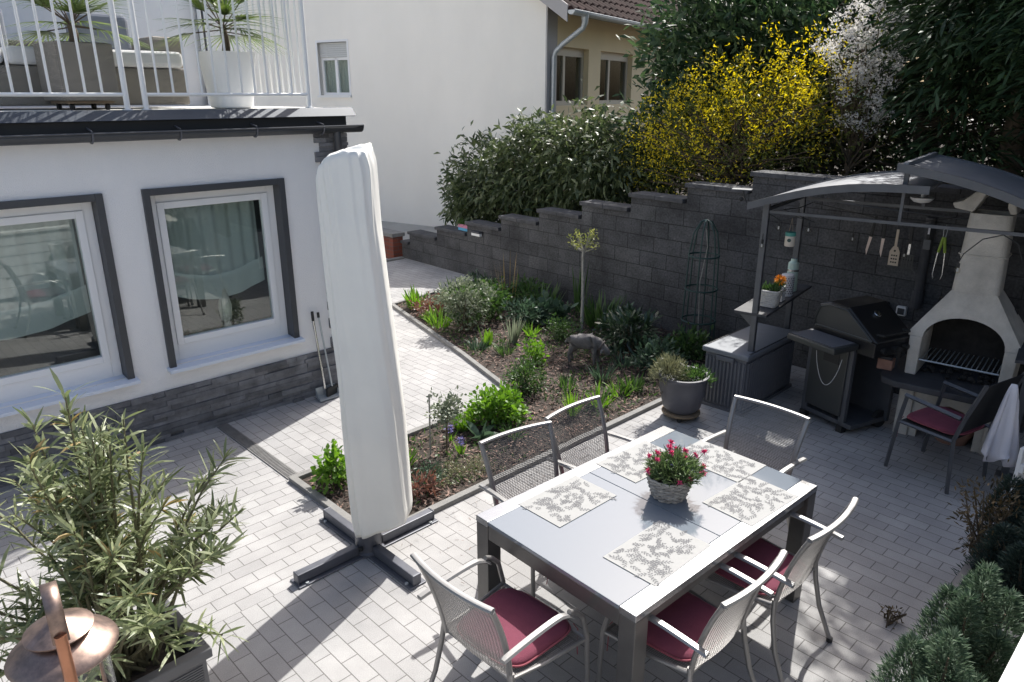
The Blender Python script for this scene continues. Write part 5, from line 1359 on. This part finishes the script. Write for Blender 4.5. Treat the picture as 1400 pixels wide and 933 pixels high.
tree('background_hedge', 'dark background foliage behind the evergreen and the conifer', 'hedge', (13.2, 4.0, 1.6), [(13.2, 7.6, 3.3, .9, 1.3, 1.3), (13.2, 5.4, 4.0, .9, 1.6, 2.4), (13.2, 2.8, 4.5, .9, 1.6, 2.8), (13.2, .5, 4.5, .9, 1.6, 2.8), (13.0, -1.8, 4.5, .9, 1.6, 2.8)], 700, 18, .22, .22, .08, L_dark, trunk=.12, nst=20)

# ---------------------------------------------------------------- right foreground: troughs with dwarf conifers, white fence
def trough(lab, x0, x1, y0, y1, h):
    t = thing('plant_trough', lab, 'trough', (x0, y0, 0), 0, 'troughs along the white fence')
    L, W = x1 - x0, y1 - y0; m = MB()
    m.bb(0, L, 0, .025, 0, h).bb(0, L, W - .025, W, 0, h).bb(0, .025, .025, W - .025, 0, h).bb(L - .025, L, .025, W - .025, 0, h).bb(.025, L - .025, .025, W - .025, 0, .03)
    m.build('box', mat('pale trough', (.42, .42, .42), .6) if 'pale trough' not in bpy.data.materials else bpy.data.materials['pale trough'], t, bevel=.006)
    r = MB(); r.bb(-.006, L + .006, -.006, .03, h + .001, h + .02).bb(-.006, L + .006, W - .03, W + .006, h + .001, h + .02).bb(-.006, .03, .03, W - .03, h + .001, h + .02).bb(L - .03, L + .006, .03, W - .03, h + .001, h + .02); r.build('rim', M_plant, t, bevel=.004)
    MB().bb(.026, L - .026, .026, W - .026, h - .08, h - .05).build('soil', M_soil, t)
trough('pale trough with dark rim holding the dark conifers, farther from the camera', 3.52, 4.45, .26, .66, .45)
trough('pale trough holding the light green dwarf cypresses, nearer the camera', 2.40, 3.36, .26, .64, .40)
def dwarf(lab, x, y, z0, h, r, m_, n, L=.05):
    t = thing('dwarf_cypress', lab, 'conifer', (x, y, z0), 0, 'dwarf conifers in the troughs')
    ells = []
    parts = []
    # several leaders
    lead = [(0, 0, 1.0)] + [(r * .55 * math.cos(a_), r * .55 * math.sin(a_), rng.uniform(.55, .85)) for a_ in np.arange(5) * 1.26 + .4]
    m = MB()
    for (lx, ly, hh) in lead:
        k = n // len(lead); t_ = rng.uniform(0, 1, k) ** .8
        rad = r * .62 * (1 - t_) ** .7 + .012
        a_ = rng.uniform(0, 2 * math.pi, k); q = rng.uniform(.5, 1.05, k)
        P = np.c_[lx + rad * q * np.cos(a_), ly + rad * q * np.sin(a_), t_ * h * hh]
        D = np.c_[np.cos(a_), np.sin(a_), np.full(k, .9)] + rng.normal(0, .3, (k, 3))
        parts.append(strap(P, D, rng.uniform(L * .6, L * 1.2, k), .0065, .2, 2, .8))
        m.tube([(lx * .2, ly * .2, 0), (lx, ly, h * hh * .8)], [.012, .004], 6)
    V1, F1 = join(parts); npmesh('crown', V1, F1, m_, t); m.build('trunk', M_stem, t)
dwarf('light green dwarf cypress with the tallest tip in the near trough', 3.18, .45, .33, .62, .20, L_cyp, 11000, .034)
dwarf('light green dwarf cypress at the near end of the near trough', 2.78, .45, .33, .52, .22, L_cyp, 11000, .034)
dwarf('light green dwarf cypress at the very edge of the near trough', 2.52, .45, .33, .45, .18, L_cyp, 9000, .034)
dwarf('dark blue green dwarf conifer in the middle of the far trough', 3.98, .40, .38, .58, .24, L_cypd, 11000, .034)
dwarf('dark blue green dwarf conifer at the far end of the far trough', 4.28, .46, .38, .66, .24, L_cypd, 11000, .034)
shrub('dry_shrub', 'brown half withered twiggy shrub at the corner of the far trough', 'shrub', 4.20, .62, [(0, .02, .34, .22, .16, .24)], 60, 12, .035, .04, .012, leafmat('withered leaf', (.05, .04, .02), (.14, .10, .05), .2), 40, z=.30)
shrub('paving_weed', 'small brown weed growing on the pavers by the trough', 'weed', 3.85, .92, [(0, 0, .06, .05, .05, .07)], 12, 7, .015, .025, .010, bpy.data.materials['withered leaf'], 8, z=0)
WF = thing('white_fence', 'white slatted fence running along the right edge of the terrace', 'fence', (0, 0, 0))
FY = .235
for x in (-3.0, -1.5, 0.0, 1.5, 3.0): MB().bb(x - .04, x + .04, FY - .10, FY - .031, 0, .94).build('post', M_railw, WF)
for k in range(6): MB().bb(-4.0, 3.3, FY - .03, FY, .06 + k * .148, .19 + k * .148).build('slat', M_railw, WF)
MB().bb(-4.0, 3.3, FY - .105, FY + .015, .945, .985).build('top_rail', M_railw, WF, bevel=.004)
t = thing('wooden_screen', 'white wooden screen of vertical boards standing right of the gazebo', 'screen', (5.35, .74, 0), R(-12))
m = MB()
for k in range(5): m.bb(k * .10, k * .10 + .096, -.012, .012, 0, .62)
m.build('boards', M_railw, t, bevel=.003); MB().bb(0, .5, -.035, -.0125, .1, .16).bb(0, .5, -.035, -.0125, .45, .51).build('batten', M_railw, t)

# ---------------------------------------------------------------- left foreground: oleander and copper torch lantern
OP = thing('square_planter', 'square anthracite planter with ribbed sides under the oleander', 'planter', (.63, 3.07, 0), R(2))
m = MB(); hw = .215
for (x0, x1, y0, y1) in [(-hw, hw, -hw, -hw + .03), (-hw, hw, hw - .03, hw), (-hw, -hw + .03, -hw + .03, hw - .03), (hw - .03, hw, -hw + .03, hw - .03)]: m.bb(x0, x1, y0, y1, .02, .40)
m.bb(-hw + .03, hw - .03, -hw + .03, hw - .03, .02, .06)
for k in range(24):
    z = .05 + k * .0135
    for s in (-1, 1): m.bb(-hw + .02, hw - .02, s * (hw + .002) - .003, s * (hw + .002) + .003, z, z + .007); m.bb(s * (hw + .002) - .003, s * (hw + .002) + .003, -hw + .02, hw - .02, z, z + .007)
m.build('box', M_plant, OP)
r = MB(); q = hw + .025
for (x0, x1, y0, y1) in [(-q, q, -q, -q + .05), (-q, q, q - .05, q), (-q, -q + .05, -q + .05, q - .05), (q - .05, q, -q + .05, q - .05)]: r.bb(x0, x1, y0, y1, .401, .45)
r.build('rim', M_plant, OP, bevel=.006)
MB().bb(-hw + .03, hw - .03, -hw + .03, hw - .03, .34, .37).build('soil', M_soil, OP)
OL = thing('oleander', 'bushy oleander with long narrow grey green leaves in the square planter', 'oleander', (.60, 3.09, .37))
m = MB(); parts = []; dry = []
ns = 80
for k in range(ns):
    a_ = k * 2.39996 + rng.normal(0, .25); sp_ = rng.uniform(.1, 1.0); hh = rng.uniform(.35, 1.2) * (1 - .3 * sp_)
    if k < 14: hh = rng.uniform(1.0, 1.28); sp_ = rng.uniform(.05, .35)
    p0 = np.array([rng.uniform(-.1, .1), rng.uniform(-.1, .1), 0]); rad = .68 * sp_
    p3 = np.array([rad * math.cos(a_), rad * math.sin(a_), hh]); p1 = p0 + (p3 - p0) * .4 + [0, 0, .10]; p2 = p0 + (p3 - p0) * .75 + [0, 0, .08]
    pts = [p0, p1, p2, p3]; m.tube([tuple(q) for q in pts], [.009, .007, .005, .003], 6)
    nl = 52; tt = rng.uniform(.25, 1, nl) ** .6
    pos = np.array([np.interp(x, [0, .4, .75, 1], [q[i] for q in pts]) for x in tt for i in range(3)]).reshape(-1, 3)
    ax = nrm((p3 - p1)[None])[0]; az = rng.uniform(0, 2 * math.pi, nl)
    D = np.c_[np.cos(az), np.sin(az), rng.uniform(-.2, 1.0, nl)] + ax * .5 + rng.normal(0, .25, (nl, 3))
    parts.append(strap(pos, D, rng.uniform(.05, .145, nl), rng.uniform(.009, .017, nl), rng.uniform(.1, .9, nl), 3, .7))
    if k % 3 == 0: dry.append(strap(pos[:3], D[:3], .11, .018, .8, 3, .7))
V1, F1 = join(parts); npmesh('foliage', V1, F1, L_ole, OL); V1, F1 = join(dry); npmesh('dry_leaves', V1, F1, L_dry, OL); m.build('stems', mat('green brown stem', (.12, .11, .06), .8), OL, smooth=True)
# torch lantern
LT = thing('copper_lantern', 'aged copper garden lantern with glass cylinder on a copper pole', 'lantern', (.214, 1.775, 0))
view = Vector((-.214, -1.775, 0)).normalized(); sidev = Vector((-view.y, view.x, 0))
def lp(a, b, z): v_ = sidev * a + view * b; return (v_.x, v_.y, z)
Zc = 1.53
MB().lathe([(.118, 0), (.120, .004), (.116, .012), (.10, .022), (.075, .040), (.05, .055)], 40, (0, 0, Zc)).build('roof', M_copper, LT, smooth=True)
MB().lathe([(.074, .060), (.075, .064), (.06, .074), (.03, .086), (.014, .094), (.014, .108), (.008, .114), (0, .115)], 32, (0, 0, Zc)).build('roof_cap', M_copper, LT, smooth=True)
MB().lathe([(.092, -.26), (.092, -.004)], 32, (0, 0, Zc)).build('glass_cylinder', M_jar, LT, smooth=True)
for k in range(4):
    a_ = k * math.pi / 2 + .6; MB().tube([(.096 * math.cos(a_), .096 * math.sin(a_), Zc - .26), (.096 * math.cos(a_), .096 * math.sin(a_), Zc + .002)], .003, 6).build('guard_wire', M_copper, LT)
MB().lathe([(0, -.30), (.08, -.295), (.10, -.27), (.10, -.262), (0, -.26)], 32, (0, 0, Zc)).build('base', M_copper, LT, smooth=True)
MB().lathe([(.035, 0), (.035, .10), (0, .10)], 20, (0, 0, Zc - .259)).build('candle', M_matw, LT, smooth=True)
# pole: in front of the lantern (towards camera), hooking over its top
pb_ = .125
MB().tube([lp(.0, pb_, 0), lp(.0, pb_, Zc + .13)], .013, 14).build('pole', M_copperb, LT, smooth=True)
m = MB(); P = []
for q in np.linspace(-.35, math.pi, 18):
    rr_ = .062
    b_ = pb_ - .062 + rr_ * math.cos(q); z_ = Zc + .165 + rr_ * math.sin(q) * .9
    if q < 0: b_ = pb_; z_ = Zc + .165 + q * .16
    P.append([lp(-.017, b_, z_), lp(.017, b_, z_)])
P.append([lp(-.017, pb_ - .124, Zc + .10), lp(.017, pb_ - .124, Zc + .10)])
m.grid(P).build('hook', M_copper, LT, smooth='all', solid=.006)

# ---------------------------------------------------------------- the house this side of the terrace (seen only in reflections)
OH = thing('terrace_house', 'white sided house enclosing the terrace behind the viewpoint', 'house', (0, 0, 0))
m = MB()
for k in range(20): m.prism([(-5.0, -.9, k * .16), (-5.0, -.865, k * .16), (-5.0, -.885, k * .16 + .16), (-5.0, -.9, k * .16 + .16)], (8.0, 0, 0))
m.bb(-5.0, 3.0, -4, -.9, 0, 3.2)
m.build('siding_wall', mat('grey white siding', (.5, .5, .5), .7), OH)
